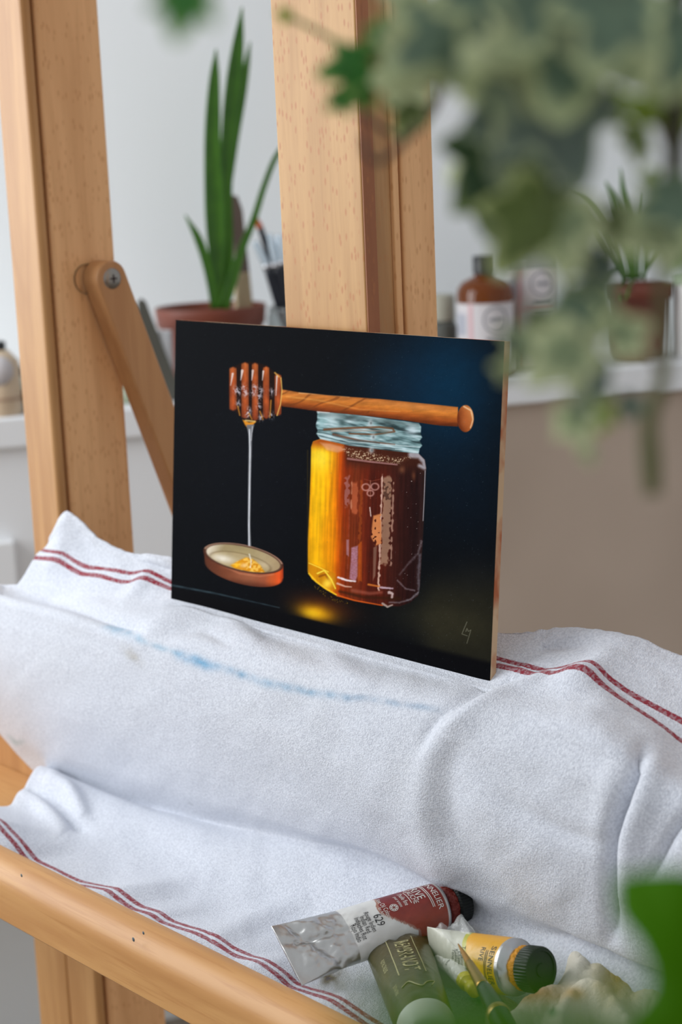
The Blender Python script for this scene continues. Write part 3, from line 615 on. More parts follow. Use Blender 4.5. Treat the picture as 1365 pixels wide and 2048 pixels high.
for pl, hgt, wd in FOLDS:
    xs_ = [p[0] for p in pl]; ys_ = [p[1] for p in pl]
    mk = (TX > min(xs_) - 4 * wd) & (TX < max(xs_) + 4 * wd) & (TY > min(ys_) - 4 * wd) & (TY < max(ys_) + 4 * wd)
    if not mk.any(): continue
    d, t = seg_dist(TX[mk], TY[mk], [tuple(p) for p in catmull(np.array(pl, float), 4)])
    e = np.sin(np.clip(t, .0, 1) * math.pi) ** .5; e = .25 + .75 * e
    disp[mk] += hgt * np.exp(-(d / wd) ** 2) * e
disp += (fbm(TX / 160, TY / 120, 3) - .45) * .0035 * front + (fbm(TX / 45, TY / 60, 2) - .4) * .0012
hemv = np.exp(-((vv_ - .25) / .12) ** 2) * .0010; disp += hemv
keep = 1 - .9 * ((T[..., 0] > -.15) & (T[..., 0] < .15) & (vv_ > .0) & (vv_ < 3.2))
T2 = T + TN * (disp * keep)[..., None]
T2[..., 2] += (fbm(T[..., 0] * 260, vv_ * 2, 2) - .4) * .0016 * np.exp(-(vv_ / .35) ** 2)
towel_mat = newmat('terry_towel', (238, 238, 242), .95, spec=.1, Sheen_Weight=.25, Sheen_Roughness=.6)
tm = towel_mat
uvn = N(tm, 'ShaderNodeUVMap', uv_map='weave'); sx = N(tm, 'ShaderNodeSeparateXYZ'); L(tm, uvn.outputs[0], sx.inputs[0])
n_e = noise(tm, 900, vec=None, det=2)
wv = noise(tm, 520, det=1)
def stripe(m, sock, w):
    b = N(m, 'ShaderNodeMath', operation='ABSOLUTE'); L(m, sock, b.inputs[0])
    e = N(m, 'ShaderNodeMath', operation='MULTIPLY_ADD'); L(m, n_e, e.inputs[0]); e.inputs[1].default_value = .9; L(m, b.outputs[0], e.inputs[2])
    return ramp(m, e.outputs[0], w + .65, w + .30)
def mx(m, a, b, op='MAXIMUM'):
    n = N(m, 'ShaderNodeMath', operation=op); L(m, a, n.inputs[0])
    if hasattr(b, 'is_output'): L(m, b, n.inputs[1])
    else: n.inputs[1].default_value = b
    return n.outputs[0]
s_all = mx(tm, stripe(tm, sx.outputs[0], 1.6), stripe(tm, sx.outputs[1], 1.7))
weave = ramp(tm, wv, .40, .56); s_w = mx(tm, s_all, mx(tm, mx(tm, weave, .30, 'MULTIPLY'), .72, 'ADD'), 'MULTIPLY')
va = N(tm, 'ShaderNodeVertexColor', layer_name='paint')
basec = mixc(tm, ramp(tm, noise(tm, 700, det=3), .36, .60), (200, 204, 214), (222, 226, 235))
mul = N(tm, 'ShaderNodeMix', data_type='RGBA', blend_type='MULTIPLY'); mul.inputs[0].default_value = 1; L(tm, basec, mul.inputs[6]); L(tm, va.outputs[0], mul.inputs[7])
L(tm, mixc(tm, s_w, mul.outputs[2], (142, 20, 44)), bsdf(tm).inputs['Base Color'])
h1 = noise(tm, 1250, det=3, rough=.7)
mp = N(tm, 'ShaderNodeTexVoronoi'); mp.inputs['Scale'].default_value = 1150; tc = N(tm, 'ShaderNodeTexCoord'); L(tm, tc.outputs['Object'], mp.inputs['Vector'])
hs = mx(tm, h1, mp.outputs['Distance'], 'ADD'); bump(tm, hs, .38, .0009)
V, Fq = grid(T2)
towel = mesh('towel', V, Fq, tm, None, True, org=(0, -.03, .80))
tag(towel, 'white terry towel with paired red stripes draped from the painting into the tray', 'towel')
uv = towel.data.uv_layers.new(name='weave'); li = np.zeros(len(towel.data.loops), int); towel.data.loops.foreach_get('vertex_index', li)
arc = np.concatenate([np.zeros((1, NTU)), np.cumsum(np.linalg.norm(np.diff(T, axis=0), axis=-1), axis=0)]) * 1000     # millimetres along the cloth
def arc_at(v0): k_ = int(np.argmin(np.abs(vq - v0))); return arc[k_][None]
lowr = vv_ > 7; D1 = np.where(lowr, arc - arc_at(12), arc - arc_at(1)); D2 = np.where(lowr, arc - arc_at(12) - 5.9, arc - np.maximum(arc_at(2), arc_at(1) + 4.7))
UV = np.stack([D1.ravel(), D2.ravel()], 1)[li]; uv.data.foreach_set('uv', UV.ravel())
col = np.ones(TX.shape + (3,))
def stain(poly, w, c, a, nz=18):
    global col
    d, t = seg_dist(TX, TY, poly); m = np.exp(-(d / w) ** 2) * a * np.clip(.25 + 1.5 * (fbm(TX / nz, TY / nz, 3) - .22), 0, 1) * np.sin(np.clip(.03 + t * .94, 0, 1) * math.pi) ** .4
    col = col * (1 - m[..., None]) + nlin(C3(c)) * m[..., None]
stain([(215, 1254), (245, 1265), (280, 1277)], 8, (150, 206, 232), 1.2); stain([(280, 1280), (330, 1298), (372, 1312)], 5, (170, 214, 232), 1.0)
stain([(360, 1310), (395, 1322), (430, 1336)], 10, (140, 200, 232), 1.3); stain([(430, 1330), (520, 1362), (600, 1380), (700, 1398)], 8, (150, 198, 224), 1.1)
stain([(690, 1396), (740, 1398), (790, 1408), (880, 1420)], 6, (150, 186, 210), .9); stain([(255, 1300), (270, 1312), (282, 1325)], 12, (214, 206, 190), .8)
stain([(20, 1468), (35, 1484), (50, 1480)], 4, (150, 190, 186), .9); stain([(640, 1956), (660, 1962), (685, 1956)], 20, (96, 78, 52), 1.7); stain([(620, 1940), (700, 1980), (780, 2030)], 60, (176, 168, 140), .5)
stain([(960, 1985), (966, 2000), (955, 2020)], 26, (110, 180, 160), 1.3); stain([(900, 1850), (960, 1880), (1010, 1870)], 26, (190, 170, 150), .6); stain([(384, 1602), (385, 1603)], 3, (40, 60, 60), 1.5)
dirt = sstep(.2, 1.0, fbm(TX / 120 + 5, TY / 120, 3)) * .25; col = col * (1 - dirt[..., None] * np.array([.02, .05, .12]))
set_colors(towel, col.reshape(-1, 3))
mod = towel.modifiers.new('solid', 'SOLIDIFY'); mod.thickness = .0016; mod.offset = -1


# ------------------------------------------------------------------ paint tubes in the tray
RIGHT, UPC, BACK = M[:, 0], M[:, 1], M[:, 2]          # measured view axes, used to pose the things
tube_mat = vcol_mat('tube_print', .32, True, .5)
bump(tube_mat, noise(tube_mat, 160, det=3), .25, .001)
crust_red = newmat('dried_red_paint', (120, 32, 18), .45); bump(crust_red, noise(crust_red, 500, det=4), .8, .002)
crust_yel = newmat('dried_orange_paint', (226, 150, 16), .5); bump(crust_yel, noise(crust_yel, 500, det=4), .8, .002)
ribbed = newmat('ribbed_black_cap', (16, 20, 17), .42, spec=.35)
silver_att = 0.85

def make_tube(root, tail, shoulder, seam, r, colfn, crumple=.0015, hflat=None, seed=0, tail_hw=None):
    a = shoulder - tail; Lt = np.linalg.norm(a); a = a / Lt
    w = seam - a * seam.dot(a); w = _n(w); n = np.cross(w, a)
    if n.dot(CAM - tail) < 0: n = -n
    thw = tail_hw or math.pi * r / 2 * .9
    def surf(s, th, off=0.0, crump=True):
        s = np.asarray(s, float); th = np.asarray(th, float)
        e = np.clip(s, 0, 1) ** .75
        hwid = thw + (r - thw) * e; ht = .0007 + (r - .0007) * np.sin(np.clip(s * 1.02, 0, 1) * math.pi / 2) ** 1.0
        cx, cz = np.cos(th) * hwid, np.sin(th) * ht
        cr = 0
        if crump:
            k = (1 - sstep(.25, .65, s)) * crumple
            cr = k * ((fbm(s * 9 + seed, np.cos(th) * 2.2 + 3 + seed, 3) - .45) * 2.6 - 1.2 * np.exp(-((s - .18 - .1 * np.cos(th)) / .035) ** 2) - .8 * np.exp(-((np.cos(th) + .35 - s) / .10) ** 2))
            cr = cr * np.clip(s * 12, 0, 1) + .0004 * (vnoise(s * 26, th * 3) - .5)
        P = tail + (s * Lt)[..., None] * a + cx[..., None] * w + (cz + (cr + off) * np.sign(np.sin(th) + 1e-6) * np.abs(np.sin(th)) ** .5)[..., None] * n
        return P
    ns, nt = 240, 160
    S, TH = np.meshgrid(np.linspace(0, 1, ns), np.linspace(0, 2 * math.pi, nt, endpoint=False), indexing='ij')
    P = surf(S, TH); idx = np.arange(ns * nt).reshape(ns, nt); nx = np.roll(idx, -1, 1)
    Fq = np.stack([idx[:-1], nx[:-1], nx[1:], idx[1:]], -1).reshape(-1, 4)
    Fq = [tuple(q) for q in Fq] + [tuple(idx[0])[::-1], tuple(idx[-1])]
    o = mesh('tube_body', P.reshape(-1, 3), Fq, tube_mat, root)
    c, met = colfn(S, np.cos(TH), np.sin(TH)); set_colors(o, nlin(c.reshape(-1, 3)), alpha=met.ravel())
    def q_of(s, q):                                 # q: signed distance along the width
        e = s ** .75; hwid = thw + (r - thw) * e
        return np.arccos(np.clip(q / hwid / 1.05, -1, 1))
    return dict(a=a, w=w, n=n, L=Lt, surf=surf, th=q_of, r=r, body=o)
def tube_text(tb, items, mat, name='lettering', xdir='w'):
    """items: (string, s, q, size, stretch)"""
    parts = []
    for it in items:
        if isinstance(it[0], str):
            st_, s, q, size, xs_ = it; v, f = _text(st_, size); v = v * [xs_, 1]
        else: v, f = it[0]; s, q = it[1], it[2]
        if xdir == 'w': S = s + v[:, 1] / tb['L']; Qq = q + v[:, 0]
        else: S = s + v[:, 0] / tb['L']; Qq = q - v[:, 1]
        parts.append((tb['surf'](S, tb['th'](np.clip(S, .02, .99), Qq), .00022), f))
    V, Fq = cat_meshes(parts); return mesh(name, V, Fq, mat, tb['body'], False)
def quad(x0, x1, y0, y1, n=14):
    v = []; f = []
    if (x1 - x0) > (y1 - y0):
        for i in range(n + 1): x = x0 + (x1 - x0) * i / n; v += [(x, y0), (x, y1)]
    else:
        for i in range(n + 1): y = y0 + (y1 - y0) * i / n; v += [(x0, y), (x1, y)]
    f = [(2 * i, 2 * i + 2, 2 * i + 3, 2 * i + 1) for i in range(n)]
    return np.array(v), f
def ribbed_cap(c, ax, r, h, name='cap', par=None, mat=ribbed, ribs=44):
    n = ribs * 4; az = _n(ax); t = UPC; ux = _n(np.cross(t, az)); uy = np.cross(az, ux); V = []; prof = [(.90, 0), (1, .001), (1, h - .0012), (.95, h - .0002), (.80, h), (.78, h - .0006), (.3, h - .0006), (.28, h), (.001, h)]
    for rr, hh in prof:
        for k in range(n):
            rib = (.03 if (k % 4) in (0, 1) else 0) if rr >= 1 else 0
            R_ = r * (rr - rib); an = 2 * math.pi * k / n; V.append(c + az * hh + ux * R_ * math.cos(an) + uy * R_ * math.sin(an))
    Fs = [(i * n + k, i * n + (k + 1) % n, (i + 1) * n + (k + 1) % n, (i + 1) * n + k) for i in range(len(prof) - 1) for k in range(n)]
    Fs.append(tuple(range(n))[::-1])
    o = mesh(name, np.array(V), Fs, mat, par); es = o.modifiers.new('e', 'EDGE_SPLIT'); es.split_angle = math.radians(30); return o
white_ink = newmat('white_ink', (226, 222, 214), .5); black_ink = newmat('black_ink', (40, 38, 38), .5); olive_ink = newmat('pale_gold_ink', (176, 168, 120), .4)

# big red tube
zf = .8175
E1 = onplane((597, 1976), 2, zf); d2 = M @ _n(ray((550, 1848)))
best = None
S1 = onplane((876, 1816), 2, zf + .0135)
for t in np.linspace(.75, 1.0, 600):
    p = CAM + d2 * t; e = abs(np.linalg.norm(p - E1) - .0385) + .25 * abs(_n(p - E1).dot(_n(S1 - (p + E1) / 2))) * .0385
    if p[2] > zf and (best is None or e < best[0]): best = (e, p)
E2 = best[1]; T1 = (E1 + E2) / 2
red_tube = thing('paint_tube', 'crumpled silver and white oil paint tube with a brick red label and black cap', 'paint tube', tuple(S1 - np.array([0, 0, .0135])), None)
def red_col(s, c, sn):
    col = np.zeros(s.shape + (3,)); met = np.zeros(s.shape)
    col[:] = C3((196, 196, 194)); met[:] = .9
    lab = s > .385; col[lab] = C3((216, 216, 212)); met[lab] = .0
    edge_ = .735 - .0 * c + np.where(c > -.2, .16 * np.clip((c + .2) / 1.1, 0, 1) ** 1.4, 0) - .02 * np.cos(c * 3) + .012 * (vnoise(s * 40, c * 14) - .5)
    redm = s > edge_ - .12
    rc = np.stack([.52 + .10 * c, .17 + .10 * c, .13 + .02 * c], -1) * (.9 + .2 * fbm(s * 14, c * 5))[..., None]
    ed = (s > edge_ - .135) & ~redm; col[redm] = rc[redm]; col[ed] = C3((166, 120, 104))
    bd = s > .985; col[bd] = C3((200, 196, 190)); met[bd] = .7
    return col, met
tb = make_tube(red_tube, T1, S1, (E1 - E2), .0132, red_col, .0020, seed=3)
if tb['w'].dot(E1 - E2) < 0: print('flip')
k = .0010
emb = []
for kk in range(8):
    an = kk * math.pi / 4; emb.append((np.array([[math.cos(an) * .0005, math.sin(an) * .0005], [math.cos(an + .3) * .0019, math.sin(an + .3) * .0019], [math.cos(an - .3) * .0019, math.sin(an - .3) * .0019]]), [(0, 1, 2)]))
for kk in range(20):
    an = kk * math.pi / 10; a2 = an + math.pi / 10; emb.append((np.array([[math.cos(an) * .0021, math.sin(an) * .0021], [math.cos(a2) * .0021, math.sin(a2) * .0021], [math.cos(a2) * .0024, math.sin(a2) * .0024], [math.cos(an) * .0024, math.sin(an) * .0024]]), [(0, 1, 2, 3)]))
ev = np.vstack([e[0] for e in emb]); ef = []; nn = 0
for e in emb: ef += [tuple(i + nn for i in q) for q in e[1]]; nn += len(e[0])
Lq = tb['L']
bar = lambda s, q0, q1, w: (quad(q0, q1, -w / 2, w / 2), s, 0)
tube_text(tb, [('SENNELIER', .948, -.0035, .0046, .98), bar(.912, -.0118, .0055, .00045), bar(.901, -.0118, .0055, .00045),
    ('RIVE', .855, -.0060, .0066, .80), ('GAUCHE', .812, -.0055, .0042, .72), bar(.787, -.0098, -.0006, .0004),
    ("l'huile fine", .757, -.0050, .0038, .62), ('pour artistes', .722, -.0045, .0026, .62), ((ev, ef), .675, -.0015),
    ('Fine Oil Colours', .625, -.0035, .0036, .66), ('for Artists', .598, -.001, .0026, .7)], white_ink)
tube_text(tb, [('629', .560, .0020, .0064, .74), ('Rouge Indien', .512, .0010, .0040, .60), ('Indian Red', .478, .0015, .0040, .60), ('Indisches Rot', .444, .0025, .0040, .60), ('Rojo Indio', .410, .0040, .0040, .6)], black_ink)
a1 = tb['a']
v, f = lathe([(.0132, 0), (.0130, .0006), (.0075, .0030), (.0060, .0034)], 48, S1, a1); mesh('shoulder', v, f, SILVER, red_tube)
v, f = lathe([(.0060, .0030), (.0092, .0036), (.0098, .0050), (.0096, .0066), (.0100, .0082), (.0092, .0090), (.0088, .0100)], 64, S1, a1)
v = v + (rng.random(v.shape) - .5) * .0010; mesh('paint_crust', v, f, crust_red, red_tube, True, 'dried dark red paint around the neck')
ribbed_cap(S1 + a1 * .0080, a1, .0116, .0080, par=red_tube)

# dark olive tube lying under it
T2_ = onplane((775, 1840), 2, .8185); S2 = onplane((852, 2052), 2, .8270)
ol = thing('paint_tube', 'dark olive oil paint tube with pale lettering lying under the red tube', 'paint tube', tuple(S2 - np.array([0, 0, .012])))
def ol_col(s, c, sn):
    col = np.zeros(s.shape + (3,)); col[:] = C3((74, 62, 30)); col *= (.85 + .4 * fbm(s * 9, c * 4))[..., None]; met = np.full(s.shape, .15)
    return col, met
w_ol = _n(np.array([1.0, .5, .15]))
tb2 = make_tube(ol, T2_, S2, w_ol, .0140, ol_col, .0014, seed=9, tail_hw=.019)
sg = 1 if tb2['w'].dot(RIGHT) > 0 else -1
def tube_text2(items, mat):
    parts = []
    for st_, s, q, size, xs_ in items:
        if isinstance(st_, str): v, f = _text(st_, size); v = v * [xs_, 1]
        else: v, f = st_
        S = s + v[:, 0] / tb2['L']; Qq = (q + v[:, 1]) * sg
        parts.append((tb2['surf'](S, tb2['th'](np.clip(S, .02, .99), Qq), .00025), f))
    V, Fq = cat_meshes(parts); mesh('lettering', V, Fq, mat, tb2['body'], False)
tube_text2([('REMBRANDT', .56, .001, .0118, .72), (quad(-.030, .026, -.00025, .00025), .56, .0078, 0, 0), (quad(-.030, .026, -.00025, .00025), .56, -.0062, 0, 0),
            ('ROYAL TALENS', .58, -.0115, .0030, .8), ('EXTRA FINE', .84, -.0100, .0026, .8)], olive_ink)
v, f = pipe([tb2['surf'](np.array([s]), tb2['th'](np.array([s]), np.array([q * sg])), .0004)[0] for s, q in ((.86, -.007), (.84, -.003), (.88, 0), (.90, .003), (.86, .006), (.83, .010), (.88, .008))], .00025, 6, 4); mesh('scroll_mark', v, f, olive_ink, tb2['body'])
pale = newmat('pale_plastic_cap', (214, 220, 206), .25)
v, f = lathe([(.0140, 0), (.0138, .001), (.0132, .003), (.0130, .014), (.0112, .0175), (.0001, .0182)], 48, S2, tb2['a']); mesh('cap', v, f, pale, ol, True, 'pale domed screw cap')

# yellow tube
a3 = _n(RIGHT * .66 + BACK * .75 + UPC * .02); S3 = onplane((1034, 1934), 2, .8335); T3 = S3 - a3 * .060; T3[2] = .8195; a3 = _n(S3 - T3)
yt = thing('paint_tube', 'yellow oil paint tube with a pale label and a large ribbed black cap', 'paint tube', tuple(S3 - np.array([0, 0, .0135])))
def y_col(s, c, sn):
    col = np.zeros(s.shape + (3,)); col[:] = C3((188, 188, 172)); met = np.zeros(s.shape)
    ed = .66 + .12 * c + .01 * vnoise(s * 30, c * 9); m = s > ed; g = np.clip((c + 1) / 2, 0, 1)[..., None]
    yc = C3((222, 160, 40)) * (1 - g) + C3((206, 190, 10)) * g; col[m] = yc[m]; mm = (s > ed - .05) & ~m; col[mm] = C3((178, 176, 70))
    bd = s > .97; col[bd] = C3((200, 200, 200)); met[bd] = .9
    return col, met
w3 = _n(UPC * -1.0 + RIGHT * .1)
tb3 = make_tube(yt, T3, S3, w3, .0138, y_col, .0, seed=5, tail_hw=.0155)
tube_text(tb3, [('SENNELIER', .915, -.003, .0048, .8), bar(.868, -.0105, .0045, .0004), bar(.850, -.0105, .0045, .0004), ('RIVE', .80, -.0085, .0045, .7), ('Fine Oil Colours', .625, .0045, .0044, .5),
    ('Ton Jaune de', .56, -.0045, .0038, .6), ('Cadmium', .515, -.0035, .0038, .6), ('Kadmiumgelb', .47, -.0025, .0038, .6), ('Tono Amarillo', .425, -.0015, .0038, .6)], black_ink)
v, f = lathe([(.0138, 0), (.0136, .0008), (.0095, .0036), (.0080, .0040)], 48, S3, a3); mesh('shoulder', v, f, SILVER, yt)
v, f = lathe([(.0078, .0034), (.0104, .0042), (.0108, .0056), (.0100, .0072), (.0094, .0080)], 64, S3, a3); v = v + (rng.random(v.shape) - .5) * .0010
mesh('paint_crust', v, f, crust_yel, yt, True, 'dried orange yellow paint around the neck')
ribbed_cap(S3 + a3 * .0074, a3, .0112, .0095, par=yt)

# small white tube
Pa, Pb = onplane((868, 1893), 2, .8230), onplane((936, 1966), 2, .8255)
wt_ = thing('paint_tube', 'narrow white paint tube with a crimped silver end between the larger tubes', 'paint tube', tuple(Pb - np.array([0, 0, .004])))
def w_col(s, c, sn):
    col = np.zeros(s.shape + (3,)); col[:] = C3((214, 214, 204)); met = np.zeros(s.shape); m = s < .22; col[m] = C3((176, 168, 158)); met[m] = .8; m = s > .9; col[m] = C3((206, 196, 70)); return col, met
tb4 = make_tube(wt_, Pa, Pb, _n(RIGHT * .7 + UPC * .7), .0042, w_col, .0006, seed=2, tail_hw=.0058)
tube_text(tb4, [('Titan', .55, .0, .0026, .7)], black_ink)
v, f = lathe([(.0042, 0), (.0026, .002), (.0026, .004), (.0034, .0042), (.0034, .010), (.0001, .0102)], 24, Pb, tb4['a']); mesh('cap', v, f, newmat('yellow_cap', (200, 190, 60), .4), wt_)

# clear plastic wrapper scrap
film = newmat('clear_film', (230, 232, 228), .12, spec=.8, Transmission_Weight=.0, Alpha=.16)
g = np.zeros((36, 46, 3))
cs = [onplane(p, 2, z) for p, z in (((872, 1862), .838), ((925, 1838), .842), ((1000, 1896), .838), ((925, 1925), .834))]
for i in range(36):
    for j in range(46):
        a, b = i / 35, j / 45; g[i, j] = (cs[0] * (1 - b) + cs[2] * b) * (1 - a) + (cs[3] * (1 - b) + cs[2] * b) * a if False else (cs[0] * (1 - a) * (1 - b) + cs[1] * (1 - a) * b + cs[3] * a * (1 - b) + cs[2] * a * b)
        g[i, j, 2] += .006 * (fbm(a * 5 + 3, b * 5, 3) - .4) + .003 * math.sin(b * 9 + a * 4)
V, Fq = grid(g); o = mesh('plastic_wrapper', V, Fq, film, None); tag(o, 'crumpled scrap of clear plastic film between the red and yellow tubes', 'wrapper')
md = o.modifiers.new('s', 'SOLIDIFY'); md.thickness = .0002

# brush
bp = [onplane(p, 2, z) for p, z in (((917, 1888), .8420), ((930, 1910), .8440), ((946, 1938), .8462), ((968, 1975), .8490), ((990, 2012), .8515), ((1012, 2052), .8530), ((1070, 2160), .855), ((1140, 2290), .856))]
br = thing('paint_brush', 'thin dark handled paint brush with a gold ferrule lying across the yellow tube', 'paint brush', tuple(bp[4]))
v, f = pipe(bp[:3], [.0003, .0013, .0021], 14, 8); mesh('bristles', v, f, newmat('golden_bristles', (150, 104, 40), .55), br)
v, f = pipe([bp[2] * .6 + bp[1] * .4, bp[2], bp[3]], [.0021, .0024, .0031], 20, 8); mesh('ferrule', v, f, newmat('brass_ferrule', (176, 138, 74), .3, metal=.9), br)
v, f = pipe(bp[3:], [.0034, .0046, .0050, .0046, .0036], 20, 8); hnd = mesh('handle', v, f, newmat('dark_lacquer', (20, 30, 16), .25), br)
d_ = _n(bp[5] - bp[4]); v, f = lathe([(.00505, 0), (.0053, .0006), (.0053, .004), (.00505, .0046)], 24, bp[4] + d_ * .006, d_); mesh('gold_band', v, f, newmat('gold_band', (190, 160, 96), .3, metal=.8), hnd)

# paint rag
gx, gy = np.meshgrid(np.linspace(0, 1, 190), np.linspace(0, 1, 150))
rx = 970 + gx * 460; ry = 1880 + gy * 330
RP = np.zeros(gx.shape + (3,)); dv = np.stack([rx - CX, -(ry - CY), np.full(rx.shape, -F)], -1) @ M.T
tt_ = (.815 - CAM[2]) / dv[..., 2]; RP = CAM + tt_[..., None] * dv
hh = np.zeros(gx.shape)
def ridge(pl, hgt, wd, flat=2.0):
    global hh
    d, t = seg_dist(rx, ry, [tuple(p) for p in catmull(np.array(pl, float), 5)]); hh = (hh ** 4 + (hgt * .72 * np.exp(-(d / (wd * 1.25)) ** 2)) ** 4) ** .25
wx_ = rx + 26 * (fbm(rx / 70, ry / 70, 2) - .4); wy_ = ry + 40 * (fbm(rx / 60 + 9, ry / 60, 2) - .4)
rid = 1 - np.abs(2 * vnoise((wx_ + wy_ * .5) / 62 + 3, (wy_ - wx_ * .25) / 95 + 8) - 1)
hh = .009 + .010 * fbm((wx_ + wy_ * .5) / 52 + 3, (wy_ - wx_ * .25) / 80 + 8, 2)
for pl, hg, wd in (([(1120, 2190), (1128, 2120), (1160, 2080), (1210, 2082), (1248, 2120), (1290, 2165), (1335, 2150), (1350, 2090)], .011, 22), ([(1120, 1960), (1160, 1995), (1195, 2030), (1200, 2070)], .005, 30), ([(1010, 2110), (1080, 2065), (1150, 2050)], .006, 30)):
    d, t = seg_dist(rx, ry, [tuple(p) for p in catmull(np.array(pl, float), 5)]); hh = hh + hg * np.exp(-(d / wd) ** 2)
body_m = sdpoly(rx, ry, [(980, 2085), (1030, 2035), (1095, 2005), (1118, 1975), (1104, 1945), (1100, 1912), (1138, 1884), (1250, 1882), (1425, 1885), (1425, 2205), (980, 2205)])
hh = hh * (1 - sstep(-48, 8, body_m)) + (fbm(rx / 24, ry / 24, 3) - .45) * .004 * (1 - sstep(-20, 4, body_m)) - .006 * sstep(-6, 12, body_m)
RP[..., 2] += hh
rag_m = vcol_mat('rag_cloth', .95, spec=.1, bumpn=(700, .6, .001))
V, Fq = grid(RP); rag = mesh('paint_rag', V, Fq, rag_m, None, org=(float(RP[..., 0].mean()), float(RP[..., 1].mean()), .812)); tag(rag, 'bunched white rag with brown and grey paint stains at the right of the tray', 'rag')
QX, QY = proj(RP); rc = np.ones(QX.shape + (3,)) * C3((226, 220, 206))
for (a, b, r1, r2, c_, al) in ((1068, 1990, 60, 26, (170, 122, 84), .85), (1148, 1888, 9, 12, (84, 92, 90), .9), (1178, 1890, 12, 12, (176, 140, 120), .7), (1120, 1898, 14, 26, (190, 140, 116), .7), (1150, 1990, 22, 12, (200, 160, 110), .7), (1090, 2030, 60, 22, (170, 176, 150), .6), (1240, 1960, 46, 44, (150, 120, 50), .7), (1110, 2028, 10, 8, (110, 130, 110), .8)):
    m = np.exp(-((QX - a) / r1) ** 2 - ((QY - b) / r2) ** 2) * al * (.6 + .8 * fbm(QX / 14, QY / 14, 3)); m = np.clip(m, 0, 1)[..., None]; rc = rc * (1 - m) + C3(c_) * m
set_colors(rag, nlin(rc.reshape(-1, 3))); md = rag.modifiers.new('s', 'SOLIDIFY'); md.thickness = .0015; md.offset = -1

# ------------------------------------------------------------------ things on the sideboard
def bgp(px, py, d): return onplane((px, py), tuple(Nn), K0 + d)
SH = .9402
def base_at(px, d):
    p = bgp(px, 700, d); return np.array([p[0], p[1], SH])
terra = newmat('terracotta_plastic', (112, 54, 36), .5); soil = newmat('potting_soil', (30, 22, 18), .95)
bump(soil, noise(soil, 200, det=4), 1, .004)
green1 = newmat('strap_leaf', (44, 96, 14), .4, spec=.4)
L(green1, mixc(green1, noise(green1, 30, det=2), (36, 84, 12), (70, 122, 24)), bsdf(green1).inputs['Base Color'])
def strap(px_pts, widths, d, mat, par, name='leaf', bow=.3, off=0):
    P = catmull(np.array([bgp(p[0], p[1], d + (p[2] if len(p) > 2 else 0)) for p in px_pts]), 8); Wv = catmull(np.array(widths, float)[:, None], 8)[:, 0] / 1600
    t = np.gradient(P, axis=0); t /= np.linalg.norm(t, axis=1, keepdims=True); side = np.cross(t, Nn); side /= np.linalg.norm(side, axis=1, keepdims=True)
    G = np.zeros((len(P), 7, 3))
    for j, u in enumerate(np.linspace(-1, 1, 7)): G[:, j] = P + side * (Wv / 2 * u)[:, None] - Nn * (bow * Wv / 2 * (1 - u * u))[:, None]
    v, f = grid(G); o = mesh(name, v, f, mat, par); m_ = o.modifiers.new('s', 'SOLIDIFY'); m_.thickness = .0012; return o
pc = base_at(426, -.10); rimz = float(bgp(426, 611, -.10)[2]); hp = rimz - SH
pot = thing('potted_plant', 'strap-leaved green plant in a terracotta coloured pot left of the easel mast', 'potted plant', tuple(pc))
v, f = lathe([(.0001, 0), (.044, 0), (.047, .002), (.0655, hp - .026), (.066, hp - .025), (.0685, hp - .024), (.0705, hp - .002), (.0700, hp), (.0675, hp), (.0650, hp - .006), (.058, hp - .022), (.045, .006), (.0001, .006)], 64, pc)
mesh('pot', v, f, terra, pot); v, f = lathe([(.0001, hp - .017), (.03, hp - .016), (.0622, hp - .019)], 40, pc); mesh('soil', v, f, soil, pot)
strap([(437, 618), (436, 540), (433, 460), (431, 400), (426, 300), (427, 220), (430, 150), (433, 98)], [22, 30, 40, 42, 33, 28, 18, 1], -.10, green1, pot)
strap([(452, 618), (455, 520), (452, 400), (455, 300), (462, 220), (470, 150), (478, 80), (485, 14)], [20, 26, 26, 26, 30, 30, 20, 1], -.115, green1, pot)
strap([(456, 400), (470, 280), (484, 190), (494, 130), (501, 84)], [8, 16, 18, 12, 1], -.13, green1, pot)
strap([(431, 618), (424, 570), (412, 520), (396, 475), (371, 430)], [16, 18, 17, 15, 1], -.09, green1, pot); strap([(448, 618), (466, 560), (484, 500), (508, 440), (530, 370), (556, 308), (600, 250)], [18, 20, 15, 13, 11, 9, 1], -.088, green1, pot)
# wooden plant marker
mk = thing('plant_marker', 'grey brown stick with a beige lower end standing in the plant pot', 'plant marker', tuple(base_at(488, -.13)))
def slab(pl, d, th, mat, par, name):
    a = np.array([bgp(x, y, d) for x, y in pl]); b = a - Nn * th; n = len(pl)
    f = [tuple(range(n)), tuple(range(n, 2 * n))[::-1]] + [(i, i + n, (i + 1) % n + n, (i + 1) % n) for i in range(n)]
    o = mesh(name, np.vstack([a, b]), f, mat, par, False); bevel(o, .0012, 2); return o
slab([(458, 396), (464, 390), (476, 392), (486, 420), (500, 545), (474, 547)], -.125, .008, newmat('grey_brown_wood', (112, 96, 88), .7), mk, 'stick')
slab([(472, 546), (500, 544), (508, 622), (474, 622)], -.1235, .011, newmat('beige_wood', (190, 172, 138), .7), mk, 'stick_base')
